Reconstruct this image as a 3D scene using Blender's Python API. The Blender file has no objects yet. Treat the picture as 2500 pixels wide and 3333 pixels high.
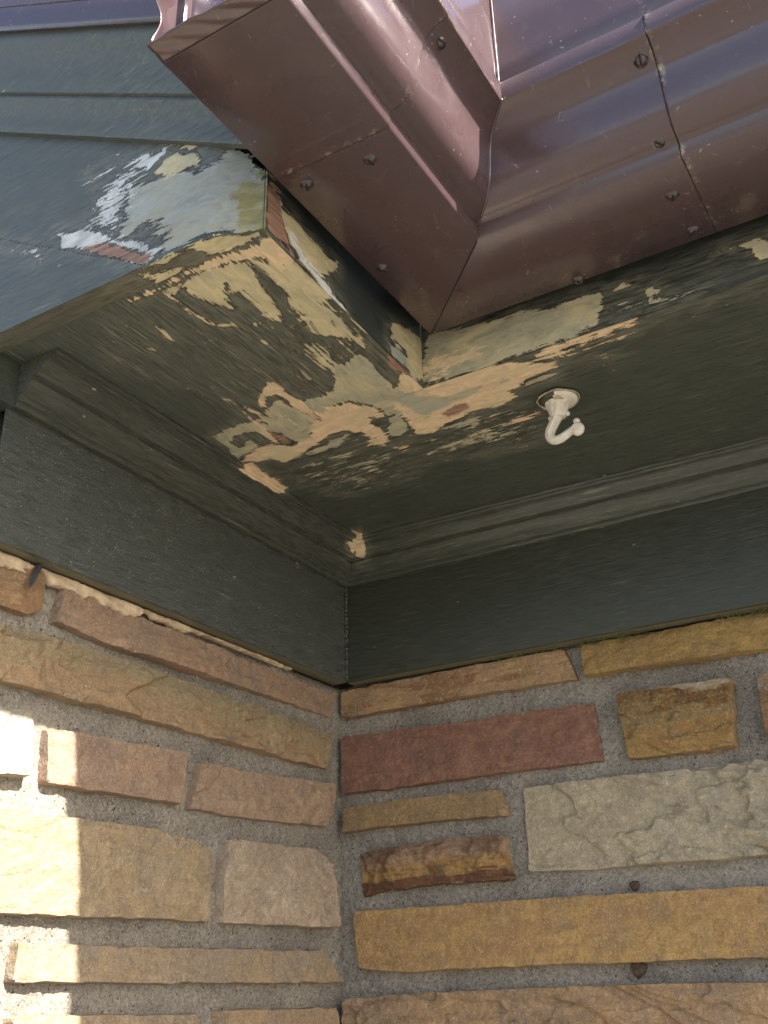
import bpy, bmesh, math, random, json
import numpy as np
from mathutils import Vector, Matrix
random.seed(7)
scene = bpy.context.scene
col = scene.collection

# ------------------------------------------------------------------ camera
cd = bpy.data.cameras.new('camera')
cam = bpy.data.objects.new('camera', cd)
col.objects.link(cam)
R_ = (-0.51632953, 0.85611763, -0.02159697)
U_ = (0.35252571, 0.23545797, 0.90569596)
F_ = (-0.78046745, -0.46002408, 0.42337738)
cam.matrix_world = Matrix(((R_[0], U_[0], -F_[0], 1.54265), (R_[1], U_[1], -F_[1], 0.997346),
                           (R_[2], U_[2], -F_[2], -0.515542), (0, 0, 0, 1)))
cd.sensor_fit = 'VERTICAL'
cd.sensor_height = 36.0
cd.lens = 3352.0 / 3333.0 * 36.0
cd.clip_start = 0.02
cd.clip_end = 500
scene.camera = cam

# ------------------------------------------------------------------ sky, sun, exposure
SUN = Vector((0.127, 1.0, 0.785)).normalized()
elev = math.asin(SUN.z)
w = bpy.data.worlds.new('World')
scene.world = w
w.use_nodes = True
wn = w.node_tree
bg = wn.nodes['Background']
sky = wn.nodes.new('ShaderNodeTexSky')
sky.sky_type = 'NISHITA'
sky.sun_disc = False
sky.sun_elevation = elev
sky.sun_rotation = math.atan2(SUN.x, SUN.y)
sky.air_density = 0.8
sky.dust_density = 2.0
sky.ozone_density = 0.6
wn.links.new(sky.outputs[0], bg.inputs[0])
bg.inputs[1].default_value = 0.088
sl = bpy.data.lights.new('sun', 'SUN')
sl.energy = 4.6
sl.angle = math.radians(0.53)
sl.color = (1.0, 0.94, 0.86)
so = bpy.data.objects.new('sun', sl)
col.objects.link(so)
so.rotation_euler = SUN.to_track_quat('Z', 'Y').to_euler()
scene.view_settings.view_transform = 'Standard'
scene.view_settings.look = 'None'
scene.view_settings.gamma = 1
scene.view_settings.exposure = 2.13
scene.cycles.max_bounces = 8
scene.cycles.use_denoising = True

DATA = json.loads(r'''{"soffit":[["beige",0.01,0.72,[[0.8126,0.3814],[0.8065,0.4293],[0.7386,0.437],[0.6277,0.4284],[0.5888,0.4038],[0.6209,0.379],[0.6784,0.3731],[0.749,0.3845],[0.7825,0.3838],[0.7961,0.3727]]],["beige",0.006,0.9,[[0.8107,0.4179],[0.8081,0.4408],[0.7673,0.4423],[0.7366,0.4143],[0.7368,0.3929],[0.7732,0.3982]]],["beige",0.003,1,[[0.8184,0.2659],[0.8159,0.2959],[0.82,0.3353],[0.8087,0.3826],[0.7883,0.4095],[0.7746,0.4309],[0.7382,0.4325],[0.6937,0.4278],[0.6522,0.4309],[0.623,0.4299],[0.5867,0.407],[0.5988,0.4008],[0.6202,0.3922],[0.636,0.3709],[0.6572,0.365],[0.6884,0.369],[0.7117,0.3724],[0.7379,0.3806],[0.77,0.3829],[0.7927,0.383],[0.7797,0.3729],[0.7456,0.3687],[0.7276,0.3641],[0.7078,0.3617],[0.6956,0.3493],[0.7033,0.3345],[0.7254,0.3399],[0.7408,0.3382],[0.7647,0.339],[0.7693,0.3291],[0.7622,0.3212],[0.7415,0.3205],[0.7397,0.3122],[0.7617,0.3001],[0.7866,0.2888],[0.8055,0.2913],[0.8012,0.2714],[0.8,0.2679],[0.8144,0.2669]]],["olive",0.012,0.62,[[0.7844,0.4108],[0.7657,0.435],[0.7275,0.4336],[0.6779,0.4303],[0.6522,0.4309],[0.6576,0.4169],[0.6985,0.4094],[0.7413,0.407],[0.7642,0.4022]]],["dark",0.002,1,[[0.7884,0.3346],[0.7869,0.3401],[0.776,0.3346],[0.775,0.3282]]],["dark",0.006,0.65,[[0.6956,0.4139],[0.6912,0.4261],[0.6729,0.427],[0.6529,0.4355],[0.6128,0.4098],[0.627,0.4057],[0.6661,0.4093]]],["dark",0.006,0.45,[[0.7937,0.3838],[0.789,0.3887],[0.7545,0.3864],[0.7179,0.3792],[0.6598,0.3668],[0.6824,0.3669],[0.7332,0.3771],[0.7436,0.3717],[0.7716,0.3753]]],["pale",0.006,0.8,[[0.8232,0.3203],[0.8066,0.381],[0.7622,0.3899],[0.7149,0.4056],[0.6584,0.4041],[0.5951,0.3941],[0.6264,0.3827],[0.6631,0.3736],[0.7043,0.3782],[0.7463,0.3781],[0.7828,0.3732],[0.809,0.3526],[0.8114,0.3236]]],["tan",0.003,1,[[0.8234,0.2208],[0.8248,0.2717],[0.829,0.3164],[0.8289,0.3559],[0.823,0.394],[0.8359,0.4431],[0.8149,0.4396],[0.7651,0.4408],[0.777,0.4222],[0.7714,0.4011],[0.8017,0.3985],[0.8136,0.3651],[0.8177,0.3289],[0.823,0.3156],[0.8184,0.2659],[0.8193,0.2217]]],["beige",0.002,1,[[0.8639,0.2916],[0.8631,0.3265],[0.8615,0.3619],[0.8626,0.3923],[0.857,0.4146],[0.8453,0.4238],[0.8338,0.4191],[0.8284,0.4044],[0.8337,0.3961],[0.834,0.3816],[0.8336,0.3727],[0.8368,0.3582],[0.8445,0.3604],[0.8574,0.3497],[0.8564,0.3227],[0.8503,0.3128],[0.8602,0.2949]]],["beige",0.008,0.8,[[0.8611,0.2662],[0.8481,0.3064],[0.8355,0.3309],[0.8239,0.3342],[0.829,0.3164],[0.8269,0.2736],[0.8448,0.2716],[0.8553,0.2653]]],["beige",0.006,0.75,[[0.8596,0.3603],[0.8493,0.4085],[0.8328,0.3975],[0.8336,0.3727],[0.8368,0.3582]]],["tan",0.0015,1,[[0.8154,0.2654],[0.8145,0.2693],[0.7661,0.2711],[0.7276,0.2765],[0.7284,0.2724],[0.7669,0.2671]]],["beige",0.0015,1,[[0.7288,0.2776],[0.7208,0.297],[0.7058,0.3015],[0.685,0.3041],[0.6844,0.2989],[0.7121,0.2947],[0.7242,0.2761]]],["beige",0.0015,1,[[0.7078,0.3101],[0.7031,0.332],[0.6991,0.3496],[0.6807,0.3521],[0.6941,0.3459],[0.6981,0.3282],[0.6998,0.3109]]],["beige",0.002,1,[[0.6741,0.3028],[0.6713,0.3102],[0.6578,0.3095],[0.6606,0.3021]]],["beige",0.003,0.9,[[0.7721,0.2164],[0.7679,0.2199],[0.7488,0.2173],[0.7276,0.2109],[0.7365,0.2063],[0.7582,0.2086]]],["beige",0.001,1,[[0.7465,0.1663],[0.733,0.1779],[0.7163,0.1818],[0.7287,0.174]]],["beige",0.02,0.7,[[0.6984,0.3536],[0.6394,0.3686],[0.5931,0.3972],[0.5608,0.3765],[0.5506,0.3319],[0.5822,0.3171],[0.6219,0.3212]]],["beige",0.05,0.3,[[0.8229,0.1886],[0.8049,0.2441],[0.7528,0.2692],[0.6129,0.3027],[0.5058,0.3019],[0.5852,0.1802],[0.7402,0.1066]]],["beige",0.02,0.42,[[0.8688,0.2341],[0.8518,0.2758],[0.8279,0.2722],[0.8241,0.2142],[0.8294,0.1951]]],["pale",0.003,1,[[0.5769,0.3488],[0.5712,0.3575],[0.577,0.3939],[0.5592,0.3989],[0.5211,0.3938],[0.4821,0.3933],[0.4445,0.4134],[0.4008,0.3889],[0.4045,0.3562],[0.4138,0.3419],[0.44,0.3424],[0.4605,0.3375],[0.4816,0.3181],[0.4788,0.283],[0.4499,0.2313],[0.423,0.215],[0.4216,0.1876],[0.4541,0.1822],[0.4721,0.1763],[0.499,0.1775],[0.4938,0.1924],[0.4793,0.2006],[0.4636,0.2034],[0.4573,0.213],[0.4719,0.2188],[0.5107,0.2143],[0.5167,0.2417],[0.5197,0.2663],[0.5172,0.2957],[0.5217,0.3139],[0.5383,0.3315],[0.5584,0.3364]]],["beige",0.004,1,[[0.6853,0.3692],[0.6591,0.4098],[0.6321,0.4056],[0.613,0.4089],[0.6075,0.4014],[0.5802,0.4],[0.5582,0.4003],[0.5722,0.3929],[0.6013,0.3894],[0.6223,0.3892],[0.634,0.3711],[0.6488,0.3693]]],["tan",0.003,1,[[0.4499,0.2313],[0.4708,0.255],[0.4878,0.2891],[0.4816,0.3181],[0.4574,0.3356],[0.4349,0.3436],[0.4149,0.3403],[0.4294,0.3182],[0.4092,0.3146],[0.393,0.3182],[0.3594,0.3116],[0.3476,0.3],[0.3713,0.2936],[0.3956,0.2857],[0.4117,0.2683],[0.4156,0.2407],[0.3996,0.206],[0.3887,0.1692],[0.381,0.1337],[0.4027,0.1246],[0.4091,0.099],[0.4214,0.0726],[0.434,0.0928],[0.443,0.125],[0.4399,0.1523],[0.4214,0.1729],[0.424,0.2133]]],["pale",0.002,1,[[0.5104,0.0965],[0.5161,0.1234],[0.5167,0.1505],[0.5122,0.178],[0.4784,0.181],[0.4465,0.1572],[0.443,0.125],[0.434,0.0928],[0.4248,0.0753],[0.4756,0.0906]]],["dark",0.0015,1,[[0.4934,0.1223],[0.4869,0.1538],[0.4668,0.1627],[0.4443,0.1531],[0.4485,0.1317],[0.4754,0.1352],[0.4594,0.1077],[0.4787,0.1081]]],["tan",0.003,1,[[0.4234,0.0535],[0.4102,0.0896],[0.3535,0.0853],[0.3027,0.0847],[0.3095,0.0658],[0.298,0.0384],[0.3371,0.033],[0.3893,0.0313]]],["pale",0.006,0.9,[[0.5334,0.2128],[0.5441,0.248],[0.5181,0.2427],[0.4584,0.2602],[0.424,0.2133],[0.4784,0.181],[0.5122,0.178]]],["wood",0.001,1,[[0.5832,0.2503],[0.5764,0.2607],[0.5515,0.2557],[0.5574,0.2466],[0.5688,0.2417]]],["wood",0.001,1,[[0.5335,0.2516],[0.508,0.2581],[0.4553,0.2581],[0.4558,0.2539],[0.4932,0.2477]]],["wood",0.002,0.9,[[0.4805,0.1706],[0.4647,0.1804],[0.4237,0.1843],[0.4301,0.1671],[0.4594,0.1668]]],["tan",0.002,0.95,[[0.5574,0.215],[0.5764,0.2362],[0.5885,0.2543],[0.5781,0.2642],[0.5533,0.2592],[0.5168,0.2643],[0.4584,0.2602],[0.4646,0.2507],[0.5181,0.2427],[0.5441,0.248],[0.5548,0.238],[0.558,0.2268],[0.5334,0.2128],[0.5384,0.2051]]],["tan",0.0015,1,[[0.5499,0.1744],[0.544,0.1768],[0.5022,0.1727],[0.4658,0.1716],[0.4334,0.1622],[0.4465,0.1572],[0.4971,0.1665]]],["tan",0.0015,0.9,[[0.5849,0.1791],[0.5782,0.183],[0.5495,0.1881],[0.5179,0.1965],[0.5195,0.1907],[0.5525,0.1835]]],["tan",0.0015,0.9,[[0.5136,0.2165],[0.5051,0.2195],[0.4657,0.2213],[0.4719,0.2188]]],["beige",0.02,0.72,[[0.6538,0.3405],[0.6358,0.3684],[0.5839,0.3943],[0.553,0.3328],[0.5647,0.3088],[0.625,0.3198]]],["beige",0.02,0.64,[[0.6097,0.2982],[0.5679,0.3217],[0.5366,0.3218],[0.524,0.2915],[0.5738,0.2829]]],["pale",0.04,0.58,[[0.3729,0.138],[0.3767,0.2854],[0.3379,0.3444],[0.2245,0.2801],[0.2291,0.1419],[0.3171,0.0978]]],["tan",0.008,0.8,[[0.3945,0.2873],[0.3753,0.3166],[0.3362,0.3024],[0.3273,0.3384],[0.3048,0.3119],[0.3559,0.2724]]],["pale",0.003,1,[[0.4138,0.3419],[0.4056,0.3613],[0.3663,0.3518],[0.3521,0.3301],[0.3573,0.3149],[0.381,0.3223]]],["pale",0.006,0.85,[[0.3899,0.175],[0.3996,0.206],[0.4036,0.2444],[0.4084,0.2662],[0.3964,0.27],[0.3763,0.2263],[0.3754,0.1894]]],["tan",0.003,1,[[0.4272,0.361],[0.4969,0.4062],[0.5333,0.4436],[0.523,0.4595],[0.4887,0.4663],[0.4638,0.4928],[0.4648,0.5206],[0.4581,0.5481],[0.4391,0.5774],[0.4173,0.611],[0.4023,0.5993],[0.3975,0.559],[0.3891,0.5475],[0.3802,0.5237],[0.3634,0.524],[0.3508,0.4978],[0.3594,0.4647],[0.3552,0.4373],[0.3459,0.3959],[0.3315,0.3749],[0.3421,0.3516],[0.3912,0.3618],[0.4168,0.3635]]],["pale2",0.004,1,[[0.4738,0.3927],[0.441,0.4115],[0.4169,0.4484],[0.4207,0.499],[0.4042,0.4869],[0.3975,0.459],[0.397,0.4337],[0.3847,0.4059],[0.3798,0.386],[0.4201,0.3785],[0.4539,0.3725]]],["pale2",0.004,0.8,[[0.3468,0.3875],[0.3467,0.4158],[0.3481,0.455],[0.3303,0.4547],[0.3151,0.4429],[0.3265,0.4184],[0.3353,0.3836]]],["pale2",0.004,0.9,[[0.3922,0.5489],[0.3989,0.575],[0.3872,0.593],[0.3815,0.5714],[0.3809,0.5477]]],["pale2",0.004,0.8,[[0.4022,0.4899],[0.4171,0.5289],[0.4134,0.5467],[0.4029,0.5262],[0.3962,0.4991]]],["wood",0.0025,1,[[0.3795,0.4138],[0.3897,0.4383],[0.3859,0.4572],[0.3742,0.4554],[0.366,0.4344],[0.3644,0.4165]]],["wood",0.001,1,[[0.5692,0.428],[0.5682,0.4324],[0.4924,0.432],[0.4839,0.4271],[0.5075,0.4206],[0.5244,0.4122],[0.5523,0.4208]]],["tan",0.008,0.75,[[0.3103,0.4852],[0.315,0.5123],[0.3107,0.5391],[0.2871,0.5207],[0.2852,0.4884]]],["tan",0.004,0.7,[[0.3182,0.3058],[0.326,0.3243],[0.318,0.3289],[0.3078,0.3138]]],["pale",0.04,0.6,[[0.3571,0.3286],[0.3488,0.4126],[0.3471,0.5166],[0.3097,0.5407],[0.219,0.5018],[0.2248,0.4164],[0.2584,0.342],[0.2655,0.275]]],["tan",0.006,0.8,[[0.4628,0.6025],[0.4618,0.6472],[0.4592,0.7036],[0.4429,0.6977],[0.4349,0.6455],[0.426,0.6091],[0.4363,0.5761]]],["tan",0.004,0.9,[[0.4645,0.6436],[0.4594,0.6904],[0.4619,0.7385],[0.4562,0.7428],[0.441,0.719],[0.4477,0.699],[0.4501,0.6708],[0.4413,0.6343]]],["beige",0.012,0.4,[[0.4281,0.629],[0.4413,0.6343],[0.4595,0.7377],[0.4659,0.8002],[0.4658,0.8438],[0.4612,0.8931],[0.4278,0.8858],[0.4302,0.8199],[0.4317,0.7285]]],["beige",0.015,0.47,[[0.4166,0.6414],[0.3886,0.6846],[0.3776,0.6858],[0.3797,0.6613],[0.3986,0.6429]]],["tan",0.001,1,[[0.4267,0.6284],[0.4273,0.6787],[0.4274,0.7207],[0.4261,0.7203],[0.4252,0.6779],[0.4248,0.6277]]],["tan",0.0015,1,[[0.0848,0.0431],[0.1044,0.077],[0.0768,0.0868],[0.0561,0.0695],[0.0378,0.0558],[0.0458,0.0522],[0.0046,0.0292],[0.0103,0.0164],[0.0443,0.0296]]],["beige",0.03,0.3,[[0.2156,0.0603],[0.09,0.0593],[0.0668,0.2095],[-0.0016,0.1714],[0.0039,0.0387],[-0.0525,-0.0195],[0.1475,0.0128]]],["tan",0.0,1,[[0.6082,0.3982],[0.6054,0.3953],[0.6044,0.3916],[0.6055,0.3881],[0.6082,0.3857],[0.612,0.3852],[0.6157,0.3865],[0.6184,0.3894],[0.6194,0.3931],[0.6184,0.3966],[0.6157,0.3989],[0.6119,0.3995]]],["dark",0.0,1,[[0.6099,0.3955],[0.6084,0.394],[0.6078,0.3919],[0.6084,0.39],[0.6099,0.3887],[0.612,0.3884],[0.614,0.3892],[0.6155,0.3908],[0.6161,0.3928],[0.6155,0.3947],[0.614,0.396],[0.612,0.3963]]],["tan",0.0,1,[[0.4141,0.0259],[0.4121,0.0235],[0.4112,0.0208],[0.4118,0.0185],[0.4136,0.0172],[0.4162,0.0173],[0.4188,0.0188],[0.4209,0.0212],[0.4217,0.0239],[0.4211,0.0262],[0.4193,0.0275],[0.4168,0.0274]]],["dark",0.0,1,[[0.4152,0.0243],[0.4141,0.023],[0.4136,0.0215],[0.4139,0.0202],[0.4149,0.0195],[0.4163,0.0196],[0.4178,0.0204],[0.4189,0.0217],[0.4194,0.0232],[0.419,0.0245],[0.4181,0.0252],[0.4166,0.0251]]]],"fascia_left":[["beige",0.003,1,[[0.8316,0.3347],[0.8114,0.3241],[0.8021,0.3048],[0.782,0.311],[0.7578,0.3042],[0.7268,0.3015],[0.7077,0.3013],[0.6813,0.3124],[0.6847,0.2941],[0.7076,0.2678],[0.7264,0.2512],[0.7569,0.2547],[0.7863,0.2602],[0.804,0.2775],[0.8212,0.2863],[0.8355,0.297]]],["white",0.002,1,[[0.7926,0.2751],[0.7811,0.281],[0.7571,0.2675],[0.7265,0.262],[0.6751,0.2532],[0.6618,0.2459],[0.6817,0.2403],[0.7263,0.2469],[0.7686,0.251]]],["pale",0.004,0.9,[[0.7896,0.2729],[0.7575,0.289],[0.7076,0.2789],[0.7139,0.2593],[0.7449,0.2584],[0.7806,0.262]]],["wood",0.0015,1,[[0.8364,0.3178],[0.8142,0.322],[0.8077,0.3007],[0.7922,0.2646],[0.7804,0.2537],[0.7264,0.2512],[0.7508,0.2481],[0.7918,0.2522],[0.8306,0.25],[0.8368,0.2664],[0.8321,0.2825]]],["beige",0.002,1,[[0.5477,0.3013],[0.5148,0.3186],[0.4768,0.3263],[0.4414,0.3343],[0.4468,0.2713],[0.4834,0.2373],[0.5029,0.2506],[0.5051,0.278],[0.5333,0.2763],[0.5532,0.2695]]],["grey",0.003,1,[[0.5535,0.2623],[0.5294,0.2762],[0.4977,0.2678],[0.5029,0.2506],[0.5467,0.2452]]]],"fascia_right":[["pale",0.002,1,[[0.4214,0.2519],[0.4327,0.3213],[0.4395,0.332],[0.5024,0.3189],[0.5728,0.3152],[0.6248,0.3072],[0.6473,0.3066],[0.6919,0.3037],[0.6934,0.2745],[0.6873,0.2701],[0.6858,0.2514],[0.6404,0.2458],[0.5483,0.2471],[0.5094,0.2424],[0.4501,0.2505]]],["tan",0.012,0.85,[[0.4212,0.2478],[0.4399,0.2968],[0.4725,0.2914],[0.5218,0.2817],[0.5186,0.264],[0.4905,0.2552],[0.4505,0.2588]]],["beige",0.002,0.8,[[0.5226,0.2646],[0.5461,0.2685],[0.5651,0.2677],[0.5532,0.2618],[0.5299,0.2588]]],["beige",0.0015,1,[[0.7061,0.2996],[0.7192,0.3018],[0.7378,0.2978],[0.7311,0.295],[0.712,0.2953]]],["pale",0.0015,1,[[0.7449,0.2799],[0.7577,0.2821],[0.7686,0.272],[0.7589,0.2686],[0.7551,0.2628],[0.7789,0.2586],[0.7998,0.2574],[0.818,0.2508],[0.7839,0.2512],[0.7493,0.2541],[0.7494,0.2669]]],["beige",0.0015,1,[[0.8563,0.2991],[0.8722,0.2994],[0.8935,0.299],[0.9056,0.288],[0.9018,0.2664],[0.8831,0.271],[0.8769,0.2845],[0.8646,0.2972]]],["pale",0.006,0.68,[[0.696,0.2697],[0.741,0.274],[0.7451,0.2576],[0.6968,0.249]]],["beige",0.002,0.8,[[0.833,0.3002],[0.8492,0.3004],[0.8473,0.2976],[0.8338,0.2961]]],["beige",0.02,0.2,[[0.7445,0.3007],[0.9015,0.2972],[0.8939,0.2538],[0.7558,0.268]]]],"rake":[["grey",0.004,1,[[0.2508,0.3849],[0.3055,0.3733],[0.3577,0.3596],[0.3674,0.3649],[0.3894,0.3687],[0.4054,0.3882],[0.4156,0.3776],[0.4269,0.3391],[0.4367,0.3291],[0.4652,0.3001],[0.4747,0.2812],[0.4764,0.2166],[0.4679,0.2093],[0.4504,0.2106],[0.4408,0.2284],[0.4221,0.2415],[0.3893,0.2473],[0.3412,0.2502],[0.3061,0.2539],[0.2996,0.2687],[0.2743,0.2897],[0.232,0.3113],[0.2397,0.3382],[0.2437,0.3752]]],["dark",0.008,0.62,[[0.2746,0.2872],[0.2572,0.3024],[0.2655,0.3237],[0.2938,0.3031],[0.3115,0.2779],[0.2948,0.266]]],["beige",0.003,1,[[0.2776,0.3873],[0.2916,0.4093],[0.305,0.4076],[0.3508,0.3863],[0.3618,0.3728],[0.3602,0.361],[0.332,0.3651],[0.3057,0.3706]]],["tan",0.002,1,[[0.3033,0.4272],[0.3416,0.4068],[0.3502,0.3944],[0.3429,0.3905],[0.3151,0.4129]]],["white",0.004,0.9,[[0.2409,0.4247],[0.2657,0.4254],[0.3016,0.416],[0.3156,0.4074],[0.2944,0.4078],[0.2768,0.3956],[0.2535,0.4101]]],["white",0.002,1,[[0.1177,0.3735],[0.1893,0.3422],[0.2323,0.3086],[0.2743,0.2897],[0.3054,0.2613],[0.2864,0.2481],[0.2476,0.2697],[0.2903,0.2596],[0.2333,0.3007],[0.2098,0.3137],[0.1812,0.3187],[0.135,0.3392],[0.1296,0.3548]]],["white",0.02,0.72,[[0.1669,0.443],[0.2409,0.4247],[0.2776,0.3873],[0.2505,0.3877],[0.2381,0.3519],[0.2259,0.3166],[0.177,0.3491],[0.183,0.3886],[0.2037,0.4055]]],["white",0.006,0.75,[[0.0012,0.4111],[0.0305,0.3938],[0.0593,0.3755],[0.115,0.3349],[0.1004,0.3334],[0.0748,0.3578],[0.0438,0.3741],[0.0028,0.4034]]],["wood",0.0015,1,[[0.1752,0.3214],[0.2153,0.3137],[0.2333,0.3007],[0.2903,0.2596],[0.2861,0.2506],[0.2417,0.2747],[0.1943,0.3053]]],["olive",0.003,1,[[0.4028,0.3],[0.409,0.3188],[0.4278,0.319],[0.4514,0.3071],[0.4611,0.2879],[0.4571,0.2712],[0.4534,0.2499],[0.4406,0.233],[0.422,0.2439],[0.4077,0.2528],[0.4088,0.2757]]],["olive",0.002,0.9,[[0.4226,0.3315],[0.4436,0.3304],[0.4606,0.3024],[0.4277,0.3215]]],["white",0.002,1,[[0.4385,0.2295],[0.4443,0.2542],[0.4576,0.257],[0.4671,0.2366],[0.4587,0.2247],[0.4457,0.2172]]],["dark",0.003,1,[[0.3478,0.3931],[0.3865,0.3752],[0.3849,0.3609],[0.3727,0.3596],[0.3618,0.3728]]],["dark",0.002,1,[[0.2762,0.388],[0.2861,0.3962],[0.2959,0.4057],[0.3134,0.4027],[0.3129,0.4016],[0.2989,0.4023],[0.2891,0.3934],[0.2791,0.3861]]],["beige",0.002,1,[[0.2874,0.2504],[0.3232,0.2507],[0.3603,0.2489],[0.3899,0.25],[0.4171,0.2437],[0.4358,0.231],[0.4404,0.2169],[0.425,0.2059],[0.3626,0.217],[0.2961,0.231]]]],"hole":[[0.4202,0.3564],[0.4265,0.3564],[0.4366,0.3412],[0.4516,0.3247],[0.4518,0.3181],[0.4326,0.3367],[0.4217,0.3468]],"left":{"L1":[[[0.8058,-0.0087],[0.6842,-0.0063]],[[0.795,-0.0693],[0.7052,-0.0695],[0.678,-0.0545]]],"L2":[[[0.6561,-0.009],[0.4449,-0.0125],[0.243,-0.0136],[0.0105,-0.016]],[[0.6607,-0.0651],[0.5632,-0.0713],[0.0165,-0.0591]]],"L3":[[[0.7912,-0.0905],[0.7503,-0.0893],[0.6543,-0.0802],[0.4793,-0.0825],[0.3002,-0.0819],[0.0125,-0.0878]],[[0.7783,-0.1625],[0.7379,-0.1625],[0.5652,-0.1599],[0.3711,-0.1601],[0.0291,-0.1562]]],"L4":[[[0.7829,-0.1857],[0.7341,-0.1852],[0.6674,-0.1842]],[[0.7667,-0.2753],[0.7192,-0.2734],[0.6701,-0.2678]]],"L5":[[[0.6539,-0.2006],[0.3867,-0.1869]],[[0.6479,-0.2735],[0.3925,-0.2653]]],"L6":[[[0.355,-0.1951],[0.0252,-0.1795]],[[0.3748,-0.2696],[0.253,-0.2678],[0.0372,-0.2558]]],"L7":[[[0.761,-0.3071],[0.7135,-0.3076],[0.5831,-0.304],[0.4375,-0.3021],[0.3573,-0.3104],[0.3222,-0.322]],[[0.7397,-0.4249],[0.5703,-0.4238],[0.3204,-0.4183]]],"L8":[[[0.2968,-0.3],[0.0526,-0.2919],[0.0033,-0.3084]],[[0.2963,-0.4203],[-0.0066,-0.4161]]],"L9":[[[0.6594,-0.4513],[0.5665,-0.4513],[0.3017,-0.451],[0.0318,-0.4485]],[[0.6621,-0.4973],[-0.0319,-0.5007]]],"L10":[[[0.6567,-0.5301],[0.5743,-0.5288],[0.3357,-0.5331]],[[0.6471,-0.5886],[0.3301,-0.6021]]],"L11":[[[0.2914,-0.5299],[0.0112,-0.5324]],[[0.2884,-0.601],[-0.0107,-0.623]]],"L12":[[[0.7705,-0.4508],[0.6856,-0.4523]],[[0.7623,-0.4941],[0.6805,-0.4928]]],"L13":[[[0.7788,-0.5243],[0.6764,-0.5269]],[[0.7678,-0.5807],[0.6662,-0.5874]]]},"right":{"R1":[[[-0.0415,-0.0058],[0.2279,0.0091],[0.4133,0.0066]],[[-0.0416,-0.0576],[0.0652,-0.0591],[0.2498,-0.0572],[0.4328,-0.0589]]],"R2":[[[0.4419,0.0013],[0.5709,0.0132],[0.7454,0.0058],[0.8414,0.0027]],[[0.4394,-0.0564],[0.7331,-0.0644],[0.8277,-0.0677]]],"R3":[[[-0.0417,-0.0882],[0.2174,-0.0955],[0.4521,-0.098]],[[-0.0484,-0.1923],[0.0618,-0.1957],[0.2622,-0.1933],[0.46,-0.1932]]],"R4":[[[0.493,-0.0899],[0.6763,-0.094]],[[0.4953,-0.1966],[0.6639,-0.2001]]],"R5":[[[0.7081,-0.0955],[0.838,-0.0993]],[[0.7062,-0.1936],[0.8192,-0.1938]]],"R6":[[[-0.0484,-0.2163],[0.0614,-0.2113],[0.2778,-0.2149]],[[-0.0471,-0.26],[0.0602,-0.2574],[0.2933,-0.2616]]],"R7":[[[0.0018,-0.2949],[0.0594,-0.2895],[0.1709,-0.2842],[0.2859,-0.2871]],[[0.0065,-0.3682],[0.0576,-0.3602],[0.1454,-0.3586],[0.2898,-0.3593]]],"R8":[[[0.3149,-0.216],[0.4774,-0.2183],[0.7062,-0.2188],[0.822,-0.2198]],[[0.3151,-0.351],[0.4968,-0.3539],[0.6826,-0.3537],[0.7948,-0.3546]]],"R9":[[[-0.0109,-0.3872],[0.0569,-0.387],[0.3579,-0.386],[0.6763,-0.3897],[0.7952,-0.3905]],[[0.0015,-0.48],[0.1104,-0.4876],[0.2471,-0.4844],[0.6598,-0.4845],[0.776,-0.4851]]],"R10":[[[-0.0259,-0.5212],[0.0537,-0.5158],[0.3787,-0.5096],[0.655,-0.5116],[0.7703,-0.5132]],[[-0.0295,-0.6411],[0.6387,-0.6053],[0.7524,-0.6009]]]},"screws":[[[0.8141,0.5615,0.303],[0.0,0.0,-1.0]],[[0.8196,0.4815,0.303],[0.0,0.0,-1.0]],[[0.6491,0.4769,0.303],[0.0,0.0,-1.0]],[[0.5092,0.8265,0.303],[0.0,0.0,-1.0]],[[0.4936,0.6751,0.303],[0.0,0.0,-1.0]],[[0.5815,0.823,0.303],[0.0,0.0,-1.0]],[[0.6873,0.835,0.4087],[0.772,0.0,-0.636]],[[0.6441,0.8313,0.3271],[0.414,0.0,-0.91]],[[0.8238,0.658,0.412],[0.0,0.772,-0.636]],[[0.8232,0.6184,0.3332],[0.0,0.759,-0.651]]],"moss":[[0.3014,-0.0026],[0.3217,0.0003],[0.3444,0.0006],[0.3723,-0.0002],[0.3997,-0.0014],[0.448,-0.0035],[0.4588,-0.0018],[0.4745,-0.0021],[0.5162,-0.0006],[0.5367,0.0006],[0.691,-0.0049],[0.7093,-0.006],[0.7321,-0.0057],[0.7454,-0.007]],"plugs":[[0.4817,-0.3784],[0.4732,-0.4908]]}''')

# ------------------------------------------------------------------ object helpers
def tag(o, label=None, cat=None, group=None, kind=None):
    if label: o['label'] = label
    if cat: o['category'] = cat
    if group: o['group'] = group
    if kind: o['kind'] = kind
    return o

def empty(name, loc, label, cat, group=None):
    o = bpy.data.objects.new(name, None)
    o.empty_display_size = 0.05
    o.location = loc
    col.objects.link(o)
    return tag(o, label, cat, group)

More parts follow.
